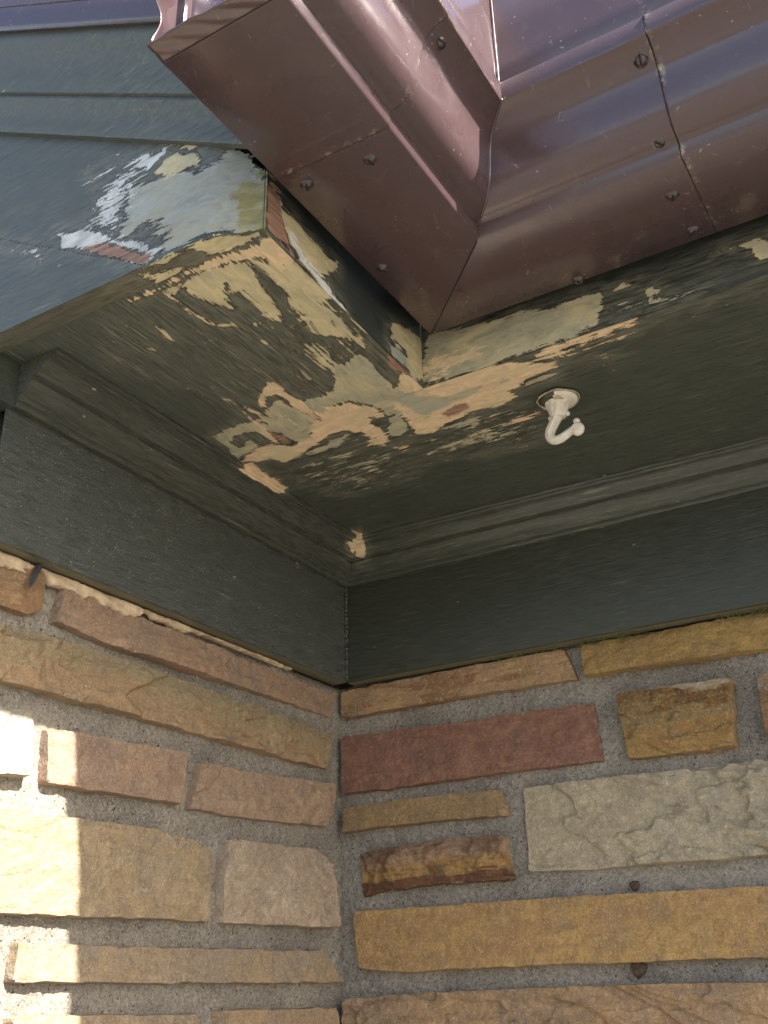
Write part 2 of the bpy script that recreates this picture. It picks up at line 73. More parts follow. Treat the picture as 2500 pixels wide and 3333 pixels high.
def mesh_obj(name, verts, faces, mat, parent=None, smooth=True, attrs=None, mats=None, fmat=None):
    """world-space verts; the object's own origin is at its parent's origin"""
    me = bpy.data.meshes.new(name)
    v = np.array(verts, dtype=float)
    if parent is not None:
        v = v - np.array(parent_world(parent))
    me.from_pydata(v.tolist(), [], faces if isinstance(faces, list) else faces.tolist())
    me.update()
    if smooth:
        me.polygons.foreach_set('use_smooth', [True] * len(me.polygons))
    if attrs:
        for k, a in attrs.items():
            at = me.attributes.new(k, 'FLOAT', 'POINT')
            at.data.foreach_set('value', np.asarray(a, dtype=np.float32))
    for m in (mats or [mat]):
        me.materials.append(m)
    if fmat is not None:
        me.polygons.foreach_set('material_index', fmat)
    o = bpy.data.objects.new(name, me)
    col.objects.link(o)
    if parent is not None:
        o.parent = parent
    return o

def parent_world(p):
    v = Vector((0, 0, 0))
    while p is not None:
        v = v + p.location
        p = p.parent
    return (v.x, v.y, v.z)

def recalc(o):
    bm = bmesh.new()
    bm.from_mesh(o.data)
    bmesh.ops.recalc_face_normals(bm, faces=bm.faces)
    bm.to_mesh(o.data)
    bm.free()

def sharp(o, deg=35):
    bm = bmesh.new()
    bm.from_mesh(o.data)
    for e in bm.edges:
        if len(e.link_faces) == 2 and e.calc_face_angle(0) > math.radians(deg):
            e.smooth = False
    bm.to_mesh(o.data)
    bm.free()

def box(x0, x1, y0, y1, z0, z1):
    v = [(x, y, z) for x in (x0, x1) for y in (y0, y1) for z in (z0, z1)]
    f = [(0, 1, 3, 2), (4, 6, 7, 5), (0, 4, 5, 1), (2, 3, 7, 6), (0, 2, 6, 4), (1, 5, 7, 3)]
    return v, f

def grid_faces(nu, nv):
    i = np.arange(nu - 1)[:, None] * nv + np.arange(nv - 1)[None, :]
    i = i.ravel()
    return np.stack([i, i + nv, i + nv + 1, i + 1], 1)

# 2D value noise in numpy
_rs = np.random.RandomState(3)
_T = _rs.rand(256, 256)
def vnoise(x, y):
    xi = np.floor(x).astype(int); yi = np.floor(y).astype(int)
    fx = x - xi; fy = y - yi
    fx = fx * fx * (3 - 2 * fx); fy = fy * fy * (3 - 2 * fy)
    g = lambda a, b: _T[a & 255, b & 255]
    return (g(xi, yi) * (1 - fx) + g(xi + 1, yi) * fx) * (1 - fy) + (g(xi, yi + 1) * (1 - fx) + g(xi + 1, yi + 1) * fx) * fy
def fbm(x, y, o=4):
    s = 0; a = 0.5; t = 0
    for k in range(o):
        s = s + a * vnoise(x * 2 ** k + 17.3 * k, y * 2 ** k + 5.7 * k); t += a; a *= 0.5
    return s / t
def sstep(a, b, x):
    t = np.clip((x - a) / (b - a), 0, 1)
    return t * t * (3 - 2 * t)

def poly_sd(px, py, poly):
    """signed distance, positive inside"""
    p = np.array(poly); n = len(p)
    d = np.full(px.shape, 1e9); ins = np.zeros(px.shape, bool)
    for i in range(n):
        a = p[i]; b = p[(i + 1) % n]; e = b - a
        t = np.clip(((px - a[0]) * e[0] + (py - a[1]) * e[1]) / (e @ e + 1e-12), 0, 1)
        dx = px - a[0] - t * e[0]; dy = py - a[1] - t * e[1]
        d = np.minimum(d, dx * dx + dy * dy)
        c = ((a[1] > py) != (b[1] > py)) & (px < (b[0] - a[0]) * (py - a[1]) / (b[1] - a[1] + 1e-12) + a[0])
        ins ^= c
    d = np.sqrt(d)
    return np.where(ins, d, -d)

LAYERS = ['pale', 'grey', 'olive', 'beige', 'tan', 'pale2', 'white', 'wood']
def paint_fields(px, py, patches):
    F = {k: np.zeros(px.shape) for k in LAYERS}
    order = {k: i for i, k in enumerate(LAYERS)}; haze = np.zeros(px.shape)
    for lay, feather, s, poly in patches:
        pa = np.array(poly); m = feather * 2.2 + 0.030
        sel = (px > pa[:, 0].min() - m) & (px < pa[:, 0].max() + m) & (py > pa[:, 1].min() - m) & (py < pa[:, 1].max() + m)
        if not sel.any(): continue
        f = feather * 2.0 + 0.0045
        if s < .5: s = s * .80
        sd_ = poly_sd(px[sel], py[sel], poly)
        v = s * sstep(-f, f, sd_)
        if lay != 'dark': haze[sel] = np.maximum(haze[sel], min(1, s + .15) * sstep(-.028, .006, sd_))
        if lay == 'dark':
            for k in LAYERS:
                a = F[k]; a[sel] = a[sel] * (1 - v)
        else:
            a = F[lay]; a[sel] = np.maximum(a[sel], v)
            if s > 0.9:       # a solid later coat covers what lies above it in the stack
                for k in LAYERS[order[lay] + 1:]:
                    b = F[k]; b[sel] = b[sel] * (1 - sstep(.62, 1.0, v))
    F['haze'] = haze
    return F

# ------------------------------------------------------------------ material helpers
class NT:
    def __init__(s, name):
        s.m = bpy.data.materials.new(name); s.m.use_nodes = True
        s.t = s.m.node_tree; s.p = s.t.nodes['Principled BSDF']
    def n(s, typ, **kw):
        nd = s.t.nodes.new(typ)
        for k, v in kw.items(): setattr(nd, k, v)
        return nd
    def l(s, a, b): s.t.links.new(a, b)
    def coord(s, scale=(1, 1, 1), rot=(0, 0, 0)):
        g = s.n('ShaderNodeNewGeometry'); mp = s.n('ShaderNodeMapping')
        mp.inputs['Scale'].default_value = scale; mp.inputs['Rotation'].default_value = rot
        s.l(g.outputs['Position'], mp.inputs['Vector']); return mp.outputs[0]
    def noise(s, vec, scale, detail=4, rough=0.55, dist=0.0):
        nd = s.n('ShaderNodeTexNoise'); nd.inputs['Scale'].default_value = scale
        nd.inputs['Detail'].default_value = detail; nd.inputs['Roughness'].default_value = rough
        nd.inputs['Distortion'].default_value = dist
        s.l(vec, nd.inputs['Vector']); return nd.outputs['Fac']
    def math(s, op, a, b=None, c=None, clamp=False):
        nd = s.n('ShaderNodeMath', operation=op, use_clamp=clamp)
        for i, v in enumerate((a, b, c)):
            if v is None: continue
            if isinstance(v, (int, float)): nd.inputs[i].default_value = v
            else: s.l(v, nd.inputs[i])
        return nd.outputs[0]
    def rng(s, v, a, b, c=0.0, d=1.0, smooth=False):
        nd = s.n('ShaderNodeMapRange')
        if smooth: nd.interpolation_type = 'SMOOTHSTEP'
        for i, q in enumerate((a, b, c, d)): nd.inputs[i + 1].default_value = q
        s.l(v, nd.inputs[0]); return nd.outputs[0]
    def mix(s, f, a, b, blend='MIX'):
        nd = s.n('ShaderNodeMix', data_type='RGBA', blend_type=blend)
        if isinstance(f, (int, float)): nd.inputs[0].default_value = f
        else: s.l(f, nd.inputs[0])
        for i, v in ((6, a), (7, b)):
            if isinstance(v, tuple): nd.inputs[i].default_value = (*v, 1)
            else: s.l(v, nd.inputs[i])
        return nd.outputs[2]
    def bump(s, h, strength, dist, prev=None):
        nd = s.n('ShaderNodeBump'); nd.inputs['Strength'].default_value = strength
        nd.inputs['Distance'].default_value = dist; s.l(h, nd.inputs['Height'])
        if prev is not None: s.l(prev, nd.inputs['Normal'])
        return nd.outputs[0]
    def attr(s, name):
        nd = s.n('ShaderNodeAttribute', attribute_name=name); return nd.outputs['Fac']

COLS = dict(pale=(.40, .385, .27), grey=(.36, .385, .34), olive=(.27, .26, .115), beige=(.58, .51, .31),
            tan=(.72, .55, .345), pale2=(.42, .395, .27), white=(.62, .64, .60), wood=(.30, .18, .125))
GREEN = (.080, .090, .072)

def paint_mat(name, grain, layers=(), base=GREEN, rough=0.34, speck=0.0, brush=1.0, worn=0.35):
    """old oil paint, brushed along `grain` ('x','y'), with chipped layers read from attributes"""
    s = NT(name)
    sc = {'x': (0.09, 1, 1), 'y': (1, 0.09, 1), 'z': (1, 1, .09)}[grain]
    cs = s.coord(sc); ci = s.coord()
    streak = s.noise(cs, 260, 5, .65)
    streak2 = s.noise(cs, 70, 4, .6, .4)
    blot = s.noise(s.coord(tuple(.45 if q < .5 else 1 for q in sc)), 75, 6, .68, .8)
    fine = s.noise(ci, 420, 3, .6)
    big = s.noise(ci, 5, 3, .5)
    base2 = tuple(min(1, c * 1.45 + .004) for c in base); base3 = tuple(c * .72 for c in base)
    c = s.mix(s.rng(streak, .35, .7), base3, base2)
    c = s.mix(s.rng(big, .35, .7, 0, .6), c, base)
    # worn brush marks catching lighter undercoat
    wm = s.math('MULTIPLY', s.rng(streak, .62, .74), s.rng(big, .45, .7))
    c = s.mix(s.math('MULTIPLY', wm, worn), c, (.17, .17, .12))
    scr = s.noise(s.coord(tuple(.03 if q < .5 else 1 for q in sc)), 420, 2, .5)
    sm = s.math('MULTIPLY', s.rng(scr, .635, .68), s.rng(s.noise(ci, 9, 3, .6), .47, .60))
    c = s.mix(s.math('MULTIPLY', sm, worn), c, (.36, .34, .25))
    if speck:  # pale dots colour in the glitter of highlights on rough paint
        dots = s.n('ShaderNodeTexVoronoi'); dots.inputs['Scale'].default_value = 240
        s.l(ci, dots.inputs['Vector'])
        dm = s.math('MULTIPLY', s.rng(dots.outputs['Distance'], .26, .12), s.rng(s.noise(ci, 40, 4, .7), .46, .58))
        c = s.mix(s.math('MULTIPLY', dm, speck), c, (.42, .42, .37))
    # small scattered pale chips
    vo = s.n('ShaderNodeTexVoronoi'); vo.inputs['Scale'].default_value = 46
    s.l(s.coord(tuple(.45 if q < .5 else 1 for q in sc)), vo.inputs['Vector'])
    chips = s.math('MULTIPLY', s.rng(vo.outputs['Distance'], .09, .06), s.rng(s.noise(ci, 14, 2), .56, .60))
    c = s.mix(s.math('MULTIPLY', chips, .8), c, (.42, .39, .28))
    nz = s.math('ADD', s.math('MULTIPLY', streak, .34), s.math('MULTIPLY', streak2, .22))
    nz = s.math('ADD', nz, s.math('MULTIPLY', blot, .32))
    nz = s.math('ADD', nz, s.math('MULTIPLY', fine, .12))
    nz = s.math('SUBTRACT', s.math('MULTIPLY', nz, 4.6), 2.3)   # about -0.5 .. 0.5
    total = None
    if layers:
        hz = s.math('MULTIPLY', s.attr('haze'), s.rng(s.math('ADD', s.math('MULTIPLY', streak, .6), s.math('MULTIPLY', blot, .4)), .40, .60, 0, 1, True))
        c = s.mix(s.math('MULTIPLY', hz, .62), c, (.27, .26, .19))
    for k in layers:
        a = s.attr(k)
        e = s.math('ADD', s.math('SUBTRACT', a, .5), nz)
        # fully inside stays covered, fully outside stays clear
        e = s.math('MINIMUM', e, s.math('SUBTRACT', s.math('MULTIPLY', a, 5), .12))
        e = s.math('MAXIMUM', e, s.math('SUBTRACT', s.math('MULTIPLY', a, 7), 6.7))
        mk = s.rng(e, -.03, .08 if k in ('tan', 'wood', 'white') else .17, 0, 1, True)
        q = COLS[k]
        lo = tuple(v * .80 for v in q); hi = tuple(min(.9, v * 1.14) for v in q)
        lc = s.mix(s.rng(blot, .35, .65), lo, hi)
        alt = {'tan': 'beige', 'beige': 'pale', 'pale': 'beige', 'grey': 'pale', 'olive': 'pale',
               'white': 'grey', 'pale2': 'grey', 'wood': 'wood'}[k]
        lc = s.mix(s.rng(s.noise(s.coord(tuple(.35 if q_ < .5 else 1 for q_ in sc)), 16, 5, .65, 1.5), .47, .62, 0, .8), lc, COLS[alt])
        lc = s.mix(s.rng(streak2, .56, .72, 0, .35), lc, tuple(v * .35 + b_ * .65 for v, b_ in zip(q, base)))
        if k == 'wood':
            lc = s.mix(s.rng(streak, .4, .65), (.22, .125, .085), (.38, .24, .17))
        # thin darker rim where a layer breaks
        rim = s.math('MULTIPLY', s.rng(e, -.05, 0), s.rng(e, .06, .02))
        c = s.mix(mk, c, lc)
        c = s.mix(s.math('MULTIPLY', rim, .06), c, (.10, .085, .05))
        total = mk if total is None else s.math('MAXIMUM', total, mk)
    s.l(c, s.p.inputs['Base Color'])
    r = s.rng(streak, .3, .7, rough - .08, rough + .12)
    if total is not None:
        mr = s.n('ShaderNodeMix', data_type='FLOAT'); s.l(total, mr.inputs[0]); s.l(r, mr.inputs[2]); mr.inputs[3].default_value = .72
        r = mr.outputs[0]
    s.l(r, s.p.inputs['Roughness'])
    b = s.bump(streak, .35 * brush, .0012)
    b = s.bump(streak2, .4 * brush, .002, b)
    b = s.bump(blot, .4, .0022, b)
    if speck: b = s.bump(s.noise(ci, 420, 3, .7), .8, .0016, b)
    if total is not None: b = s.bump(total, 1.0, .0035, b)
    s.l(b, s.p.inputs['Normal'])
    return s.m

def metal_mat(name='brown_metal', base=(.078, .048, .050)):
    s = NT(name); ci = s.coord()
    big = s.noise(ci, 9, 4, .6); f = s.noise(ci, 140, 4, .6)
    c = s.mix(s.rng(big, .35, .7), tuple(v * .94 for v in base), tuple(v * 1.06 for v in base))
    # dusty film and scuffs
    c = s.mix(s.rng(s.noise(ci, 26, 6, .7, 1.0), .56, .75, 0, .22), c, (.20, .155, .13))
    sc1 = s.n('ShaderNodeTexVoronoi', feature='DISTANCE_TO_EDGE'); sc1.inputs['Scale'].default_value = 16
    s.l(s.coord((1, 1.7, .6), (.3, .5, .8)), sc1.inputs['Vector'])
    scr = s.math('MULTIPLY', s.rng(sc1.outputs['Distance'], .007, .002), s.rng(s.noise(ci, 55, 3), .60, .68))
    c = s.mix(s.math('MULTIPLY', scr, .55), c, (.5, .42, .38))
    v = s.n('ShaderNodeTexVoronoi'); v.inputs['Scale'].default_value = 85; s.l(ci, v.inputs['Vector'])
    dots = s.math('MULTIPLY', s.rng(v.outputs['Distance'], .12, .07), s.rng(s.noise(ci, 11, 2), .52, .60))
    c = s.mix(s.math('MULTIPLY', dots, .6), c, (.42, .38, .30))
    # chalky dirt gathered beside the lap joints
    sx = s.n('ShaderNodeSeparateXYZ'); gp = s.n('ShaderNodeNewGeometry'); s.l(gp.outputs['Position'], sx.inputs[0])
    for ax_, c0, oth in ((0, .8465, 1), (1, .8515, 0)):
        dd = s.math('ABSOLUTE', s.math('SUBTRACT', sx.outputs[ax_], c0))
        mk = s.math('MULTIPLY', s.rng(dd, .007, .0005), s.rng(s.noise(ci, 120, 5, .75), .50, .62))
        mk = s.math('MULTIPLY', mk, s.rng(s.noise(ci, 22, 2), .42, .55))
        c = s.mix(s.math('MULTIPLY', mk, .8), c, (.42, .38, .26))
    s.l(c, s.p.inputs['Base Color'])
    s.p.inputs['Metallic'].default_value = 0.15
    s.p.inputs['Specular IOR Level'].default_value = 0.8
    s.l(s.rng(s.noise(ci, 16, 4, .6), .3, .7, .22, .34), s.p.inputs['Roughness'])
    s.p.inputs['Coat Weight'].default_value = .35; s.p.inputs['Coat Roughness'].default_value = .12
    b = s.bump(f, .05, .0008); b = s.bump(s.noise(ci, 14, 2, .5), .2, .005, b)
    s.l(b, s.p.inputs['Normal'])
    return s.m

def simple_mat(name, base, rough=.6, var=.2, scale=60, bump=.2, spec=.5):
    s = NT(name); ci = s.coord()
    n1 = s.noise(ci, scale, 5, .6)
    c = s.mix(s.rng(n1, .3, .7), tuple(v * (1 - var) for v in base), tuple(min(1, v * (1 + var)) for v in base))
    s.l(c, s.p.inputs['Base Color']); s.p.inputs['Roughness'].default_value = rough
    s.p.inputs['Specular IOR Level'].default_value = spec
    s.l(s.bump(n1, bump, .002), s.p.inputs['Normal'])
    return s.m

def stone_mat(name, c1, c2, c3, axis, band=0.35, angle=0.0, seed=0.0, grit=1.0, zones=()):
    """sandstone: axis 'x' -> wall runs in x, 'y' -> wall runs in y; soft bedding bands at `angle`"""
    s = NT(name)
    if True:       # dusty surface
        w_ = .90 if axis == 'x' else .95
        f_ = lambda q: tuple(v * w_ + sum(q) / 3 * (1 - w_) - (.008 if j == 2 else 0) for j, v in enumerate(q))
        c1, c2, c3 = f_(c1), f_(c2), f_(c3); zones = tuple((a, f_(b), d) for a, b, d in zones)
    g = s.n('ShaderNodeNewGeometry'); mp = s.n('ShaderNodeMapping')
    mp.inputs['Location'].default_value = (seed, seed * .7, seed * .3)
    s.l(g.outputs['Position'], mp.inputs['Vector'])
    iso = mp.outputs[0]
    m2 = s.n('ShaderNodeMapping'); s.l(iso, m2.inputs['Vector'])
    if axis == 'x':
        m2.inputs['Rotation'].default_value = (0, angle, 0); m2.inputs['Scale'].default_value = (.16, 1, 1)
    else:
        m2.inputs['Rotation'].default_value = (angle, 0, 0); m2.inputs['Scale'].default_value = (1, .16, 1)
    bd = m2.outputs[0]
    b1 = s.noise(bd, 42, 5, .6, .5); b2 = s.noise(bd, 160, 4, .65)
    n1 = s.noise(iso, 11, 4, .55, .8); n2 = s.noise(iso, 60, 6, .7, .5); gr = s.noise(iso, 560, 3, .7)
    gr2 = s.noise(iso, 240, 4, .75)
    c = s.mix(s.rng(n1, .44, .56, 0, 1, True), c1, c2)
    c = s.mix(s.rng(b1, .47, .58, 0, min(1, band * 1.35), True), c, c3)
    if zones:     # bedding layers, bottom to top, with uneven boundaries
        vp = s.math('ADD', s.attr('vpos'), s.math('MULTIPLY', s.math('SUBTRACT', s.noise(bd, 30, 4, .6, .6), .5), .9))
        for lo, zc, am in zones:
            c = s.mix(s.rng(vp, lo - .02, lo + .03, 0, am), c, zc)
    st = s.noise(iso, 17, 5, .65, .4)
    c = s.mix(s.rng(st, .50, .64, 0, .68, True), c, tuple((v * .5 + sum(c1) / 3 * .22) for v in c1))
    c = s.mix(s.rng(s.noise(iso, 23, 5, .7), .56, .70, 0, .35, True), c, tuple(min(.7, v * 1.25 + .03) for v in c1))
    c = s.mix(s.rng(n2, .44, .62, 0, .60), c, tuple(v * .62 for v in c2))
    c = s.mix(s.rng(b2, .52, .62, 0, .40), c, tuple(v * .66 for v in c1))
    c = s.mix(s.rng(gr2, .52, .64, 0, .42 * grit), c, tuple(min(.8, v * 1.5 + .04) for v in c1))
    c = s.mix(s.rng(gr, .52, .64, 0, .60 * grit), c, tuple(v * .40 for v in c2))
    # rust freckles and pale salt spots
    vo = s.n('ShaderNodeTexVoronoi'); vo.inputs['Scale'].default_value = 60; s.l(iso, vo.inputs['Vector'])
    c = s.mix(s.math('MULTIPLY', s.rng(vo.outputs['Distance'], .08, .04), s.rng(s.noise(iso, 12, 2), .57, .61)), c, (.6, .57, .50))
    # mortar smears along the rim
    e = s.attr('rim')
    rm = s.rng(s.math('ADD', s.math('MULTIPLY', e, .9), s.math('MULTIPLY', s.math('SUBTRACT', n2, .5), 2.4)), .85, 1.1, 0, .75)
    c = s.mix(rm, c, (.38, .345, .28))
    s.l(c, s.p.inputs['Base Color'])
    s.p.inputs['Roughness'].default_value = .86; s.p.inputs['Specular IOR Level'].default_value = .25
    b = s.bump(n2, .85, .007); b = s.bump(b2, .5, .003, b); b = s.bump(gr2, .7, .002, b); b = s.bump(gr, .5, .001, b)
    s.l(b, s.p.inputs['Normal'])
    return s.m

def mortar_mat():
    s = NT('mortar'); ci = s.coord()
    n1 = s.noise(ci, 9, 4, .6); n2 = s.noise(ci, 190, 5, .8); n3 = s.noise(ci, 480, 2, .6)
    c = s.mix(s.rng(n1, .35, .65), (.33, .30, .25), (.54, .485, .39))
    c = s.mix(s.rng(n2, .40, .60), s.mix(.55, c, (.085, .076, .06)), c)
    c = s.mix(s.rng(n3, .55, .66, 0, .75), c, (.60, .55, .46))
    v = s.n('ShaderNodeTexVoronoi'); v.inputs['Scale'].default_value = 150; s.l(ci, v.inputs['Vector'])
    pit = s.math('MULTIPLY', s.rng(v.outputs['Distance'], .28, .14), s.rng(s.noise(ci, 120, 2), .5, .58))
    c = s.mix(s.math('MULTIPLY', pit, .8), c, (.045, .042, .036))
    s.l(c, s.p.inputs['Base Color']); s.p.inputs['Roughness'].default_value = .95
    s.p.inputs['Specular IOR Level'].default_value = .15
    h = s.math('SUBTRACT', n2, s.math('MULTIPLY', pit, .5))
    b = s.bump(h, 1.0, .006); b = s.bump(n3, .6, .0015, b)
    s.l(b, s.p.inputs['Normal'])
    return s.m

M_METAL = metal_mat()
M_MORTAR = mortar_mat()
M_SCREW = metal_mat('screw_metal', (.050, .034, .034))
M_SEAM = simple_mat('seam_dirt', (.035, .026, .022), .9, .6, 60)
M_DARKGAP = simple_mat('dark_void', (.012, .011, .010), .9)
M_WOODRAW = simple_mat('weathered_wood', (.25, .17, .10), .8, .35, 90)

# ------------------------------------------------------------------ ground (structure)
GZ = -2.45
gv = [(-25, -25, GZ), (40, -25, GZ), (40, 40, GZ), (-25, 40, GZ)]
gm = NT('ground_paving'); ci = gm.coord()
gc = gm.mix(gm.rng(gm.noise(ci, 2.5, 5, .6), .35, .65), (.128, .117, .10), (.172, .156, .132))
gm.l(gc, gm.p.inputs['Base Color']); gm.p.inputs['Roughness'].default_value = .9
gr = mesh_obj('ground', gv, [(0, 1, 2, 3)], gm.m, smooth=False)
tag(gr, kind='structure')

# ------------------------------------------------------------------ painted boards
F1, F2, ZS = .458, .426, .245
XR = .862   # outer face of the rake board

def painted(name, axis, val, a0, a1, b0, b1, res, patches, mat, parent, wav=.0004, facing=1, cut=None, warp=None):
    """flat painted face on plane axis=val, spanned by the two other axes"""
    nu = max(2, int((a1 - a0) / res) + 1); nv = max(2, int((b1 - b0) / res) + 1)
    A, B = np.meshgrid(np.linspace(a0, a1, nu), np.linspace(b0, b1, nv), indexing='ij')
    A = A.ravel(); B = B.ravel()
    N = val + facing * wav * (fbm(A * 14 + 3, B * 14 + 9, 3) - .5) * 2
    V = np.zeros((len(A), 3)); oth = [i for i in range(3) if i != axis]
    V[:, axis] = N; V[:, oth[0]] = A; V[:, oth[1]] = B
    fc = grid_faces(nu, nv)
    if cut is not None:
        ca = (A[fc].mean(1)); cb = (B[fc].mean(1)); fc = fc[~cut(ca, cb)]
    if warp is not None: V = warp(V)
    F = paint_fields(A, B, patches)
    used = F
    # orientation
    e1 = V[fc[0][1]] - V[fc[0][0]]; e2 = V[fc[0][3]] - V[fc[0][0]]
    if np.cross(e1, e2)[axis] * facing < 0: fc = fc[:, ::-1]
    return mesh_obj(name, V, fc, mat, parent, attrs=used)

def skew(V):      # the left fascia runs slightly out of square
    V = V.copy(); m = np.clip((V[:, 0] - F1) / .38, 0, 1.1)
    V[:, 1] += .012 * m * np.clip(V[:, 1] / F2, 0, 1) ** 3
    return V
def soften(V):    # the end of the rake board is rounded off with filler
    V = V.copy(); V[:, 0] -= .021 * sstep(.365, .441, V[:, 1]) ** 1.3
    return V
def strip_warp(V):   # underside of the rake board narrows the same way
    V = V.copy(); k = (V[:, 0] - .832) / .031
    V[:, 0] -= k * .021 * sstep(.365, .441, V[:, 1]) ** 1.3
    return V
lay_s = ['pale', 'olive', 'beige', 'tan', 'pale2', 'wood']
m_sof_x = paint_mat('soffit_paint_left', 'x', lay_s, brush=1.8, worn=.8)
m_sof_y = paint_mat('soffit_paint_right', 'y', lay_s, base=(.062, .072, .055), brush=.8, rough=.34)
m_fl = paint_mat('fascia_paint_left', 'x', ['pale', 'grey', 'beige', 'tan', 'white', 'wood'], base=(.040, .050, .048), rough=.34, brush=.8)
m_fr = paint_mat('fascia_paint_right', 'y', ['pale', 'beige', 'tan'], base=(.046, .053, .044), rough=.34, brush=.9)
m_rk = paint_mat('rake_paint', 'y', ['grey', 'olive', 'beige', 'tan', 'white', 'wood'], base=(.088, .098, .078), rough=.42, brush=1.0)
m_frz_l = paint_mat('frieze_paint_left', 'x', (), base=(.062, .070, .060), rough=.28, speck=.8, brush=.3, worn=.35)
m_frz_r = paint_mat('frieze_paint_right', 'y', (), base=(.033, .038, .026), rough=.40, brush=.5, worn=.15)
m_crown_l = paint_mat('crown_paint_left', 'x', ['beige', 'tan'], base=(.060, .066, .052), rough=.26, brush=.6)
m_crown_r = paint_mat('crown_paint_right', 'y', ['beige', 'tan'], base=(.056, .064, .048), rough=.20, brush=.6)
m_edge = paint_mat('board_edge_bounce', 'x', (), base=(.12, .115, .075), rough=.45, brush=.5)  # lighter tone paints ground bounce onto the frieze underside

SP = DATA['soffit']
# --- eave over the left wall
eL = empty('wooden_eave', (.62, .2, ZS), 'dark green wooden eave over the left stone wall, its soffit badly flaked around the corner', 'eave')
painted('soffit_board', 2, ZS + .0015, F1 + .0008, .832, .0, F2 - .002, .0028, SP, m_sof_x, eL, facing=-1, warp=skew)
# fascia board: face and underside strip
fb = painted('fascia_board', 1, F2, F1, .8405, ZS, .44, .0028, DATA['fascia_left'], m_fl, eL, facing=1,
             warp=skew)
# underside joins face as its own small strip
painted('fascia_edge', 2, ZS - .0004, F1, .8405, F2 - .022, F2, .0028, SP, m_sof_x, eL, facing=-1, warp=skew)
# --- eave over the right wall
eR = empty('wooden_eave', (.2, .9, ZS), 'dark green wooden eave over the right stone wall, smooth soffit with the white hook', 'eave')
painted('soffit_board', 2, ZS + .0024, .0, F1 + .003, .0, 1.05, .0028, SP, m_sof_y, eR, facing=-1,
        cut=lambda a, b: (a > F1 - .035) & (b > F2 + .0))
painted('fascia_board', 0, F1, F2, 1.05, ZS, .44, .0028, DATA['fascia_right'], m_fr, eR, facing=1)
painted('fascia_edge', 2, ZS - .0004, F1 - .036, F1, F2, 1.05, .0028, SP, m_sof_y, eR, facing=-1)
# continuation of the right eave past the picture's edge
v, f = box(.0, F1 - .001, 1.05, 2.4, ZS, ZS + .02)
mesh_obj('soffit_board', v, f, m_sof_y, eR, smooth=False)
v, f = box(F1 - .03, F1, 1.05, 2.4, ZS - .0004, .44)
mesh_obj('fascia_board', v, f, m_fr, eR, smooth=False)

# frieze boards
def frieze(axis, L, mat, parent):
    nu = int(L / .006); prof = [(-.030, .0), (-.004, .0), (-.001, .001), (0, .004), (0, .10), (0, .19)]
    rows = []
    ss = np.linspace(0, L, nu)
    V = []
    for s_ in ss:
        for d, z in prof:
            wz = .0008 * (float(fbm(np.array([s_ * 9]), np.array([2.2]))[0]) - .5) if z < .01 else 0
            V.append((s_, d, z + wz) if axis == 'x' else (d, s_, z + wz))
    fc = grid_faces(len(ss), len(prof))
    o = mesh_obj('frieze_board', V, fc, mat, parent, mats=[mat, m_edge], fmat=[1 if (q % len(prof)) < 1 else 0 for q in fc[:, 0]])
    recalc(o); sharp(o, 30)
    return o
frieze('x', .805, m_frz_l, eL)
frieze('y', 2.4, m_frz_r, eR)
# left end of the frieze, turning the building's outer corner
v, f = box(.776, .8048, -.6, -.0305, 0.0, .19)
mesh_obj('frieze_return', v, f, m_frz_l, eL, smooth=False)
# caulk bead in the inner corner of the frieze
def tube(path, rad, seg=8, closed_ends=True):
    V = []; F = []
    P = [Vector(p) for p in path]
    for i, p in enumerate(P):
        t = (P[min(i + 1, len(P) - 1)] - P[max(i - 1, 0)]).normalized()
        a = t.orthogonal().normalized() if i == 0 else (prev - t * prev.dot(t)).normalized()
        prev = a; b = t.cross(a)
        r = rad[i] if hasattr(rad, '__len__') else rad
        for k in range(seg):
            an = 2 * math.pi * k / seg
            V.append(tuple(p + (a * math.cos(an) + b * math.sin(an)) * r))
    for i in range(len(P) - 1):
        for k in range(seg):
            F.append((i * seg + k, i * seg + (k + 1) % seg, (i + 1) * seg + (k + 1) % seg, (i + 1) * seg + k))
    if closed_ends:
        F.append(tuple(range(seg))[::-1]); F.append(tuple((len(P) - 1) * seg + k for k in range(seg)))
    return V, F
pts = []; rr = []
for i in range(110):
    z = .002 + .183 * i / 109
    lump = max(0, math.sin(i * .9) * math.sin(i * .37)) * .0022
    pts.append((.0012 + random.uniform(-.0006, .0006), .0012 + random.uniform(-.0006, .0006), z))
    rr.append(.0034 + lump + random.uniform(-.0006, .0008))
V, Fc = tube(pts, rr, 7)
mesh_obj('caulk_bead', V, Fc, m_frz_r, eR)

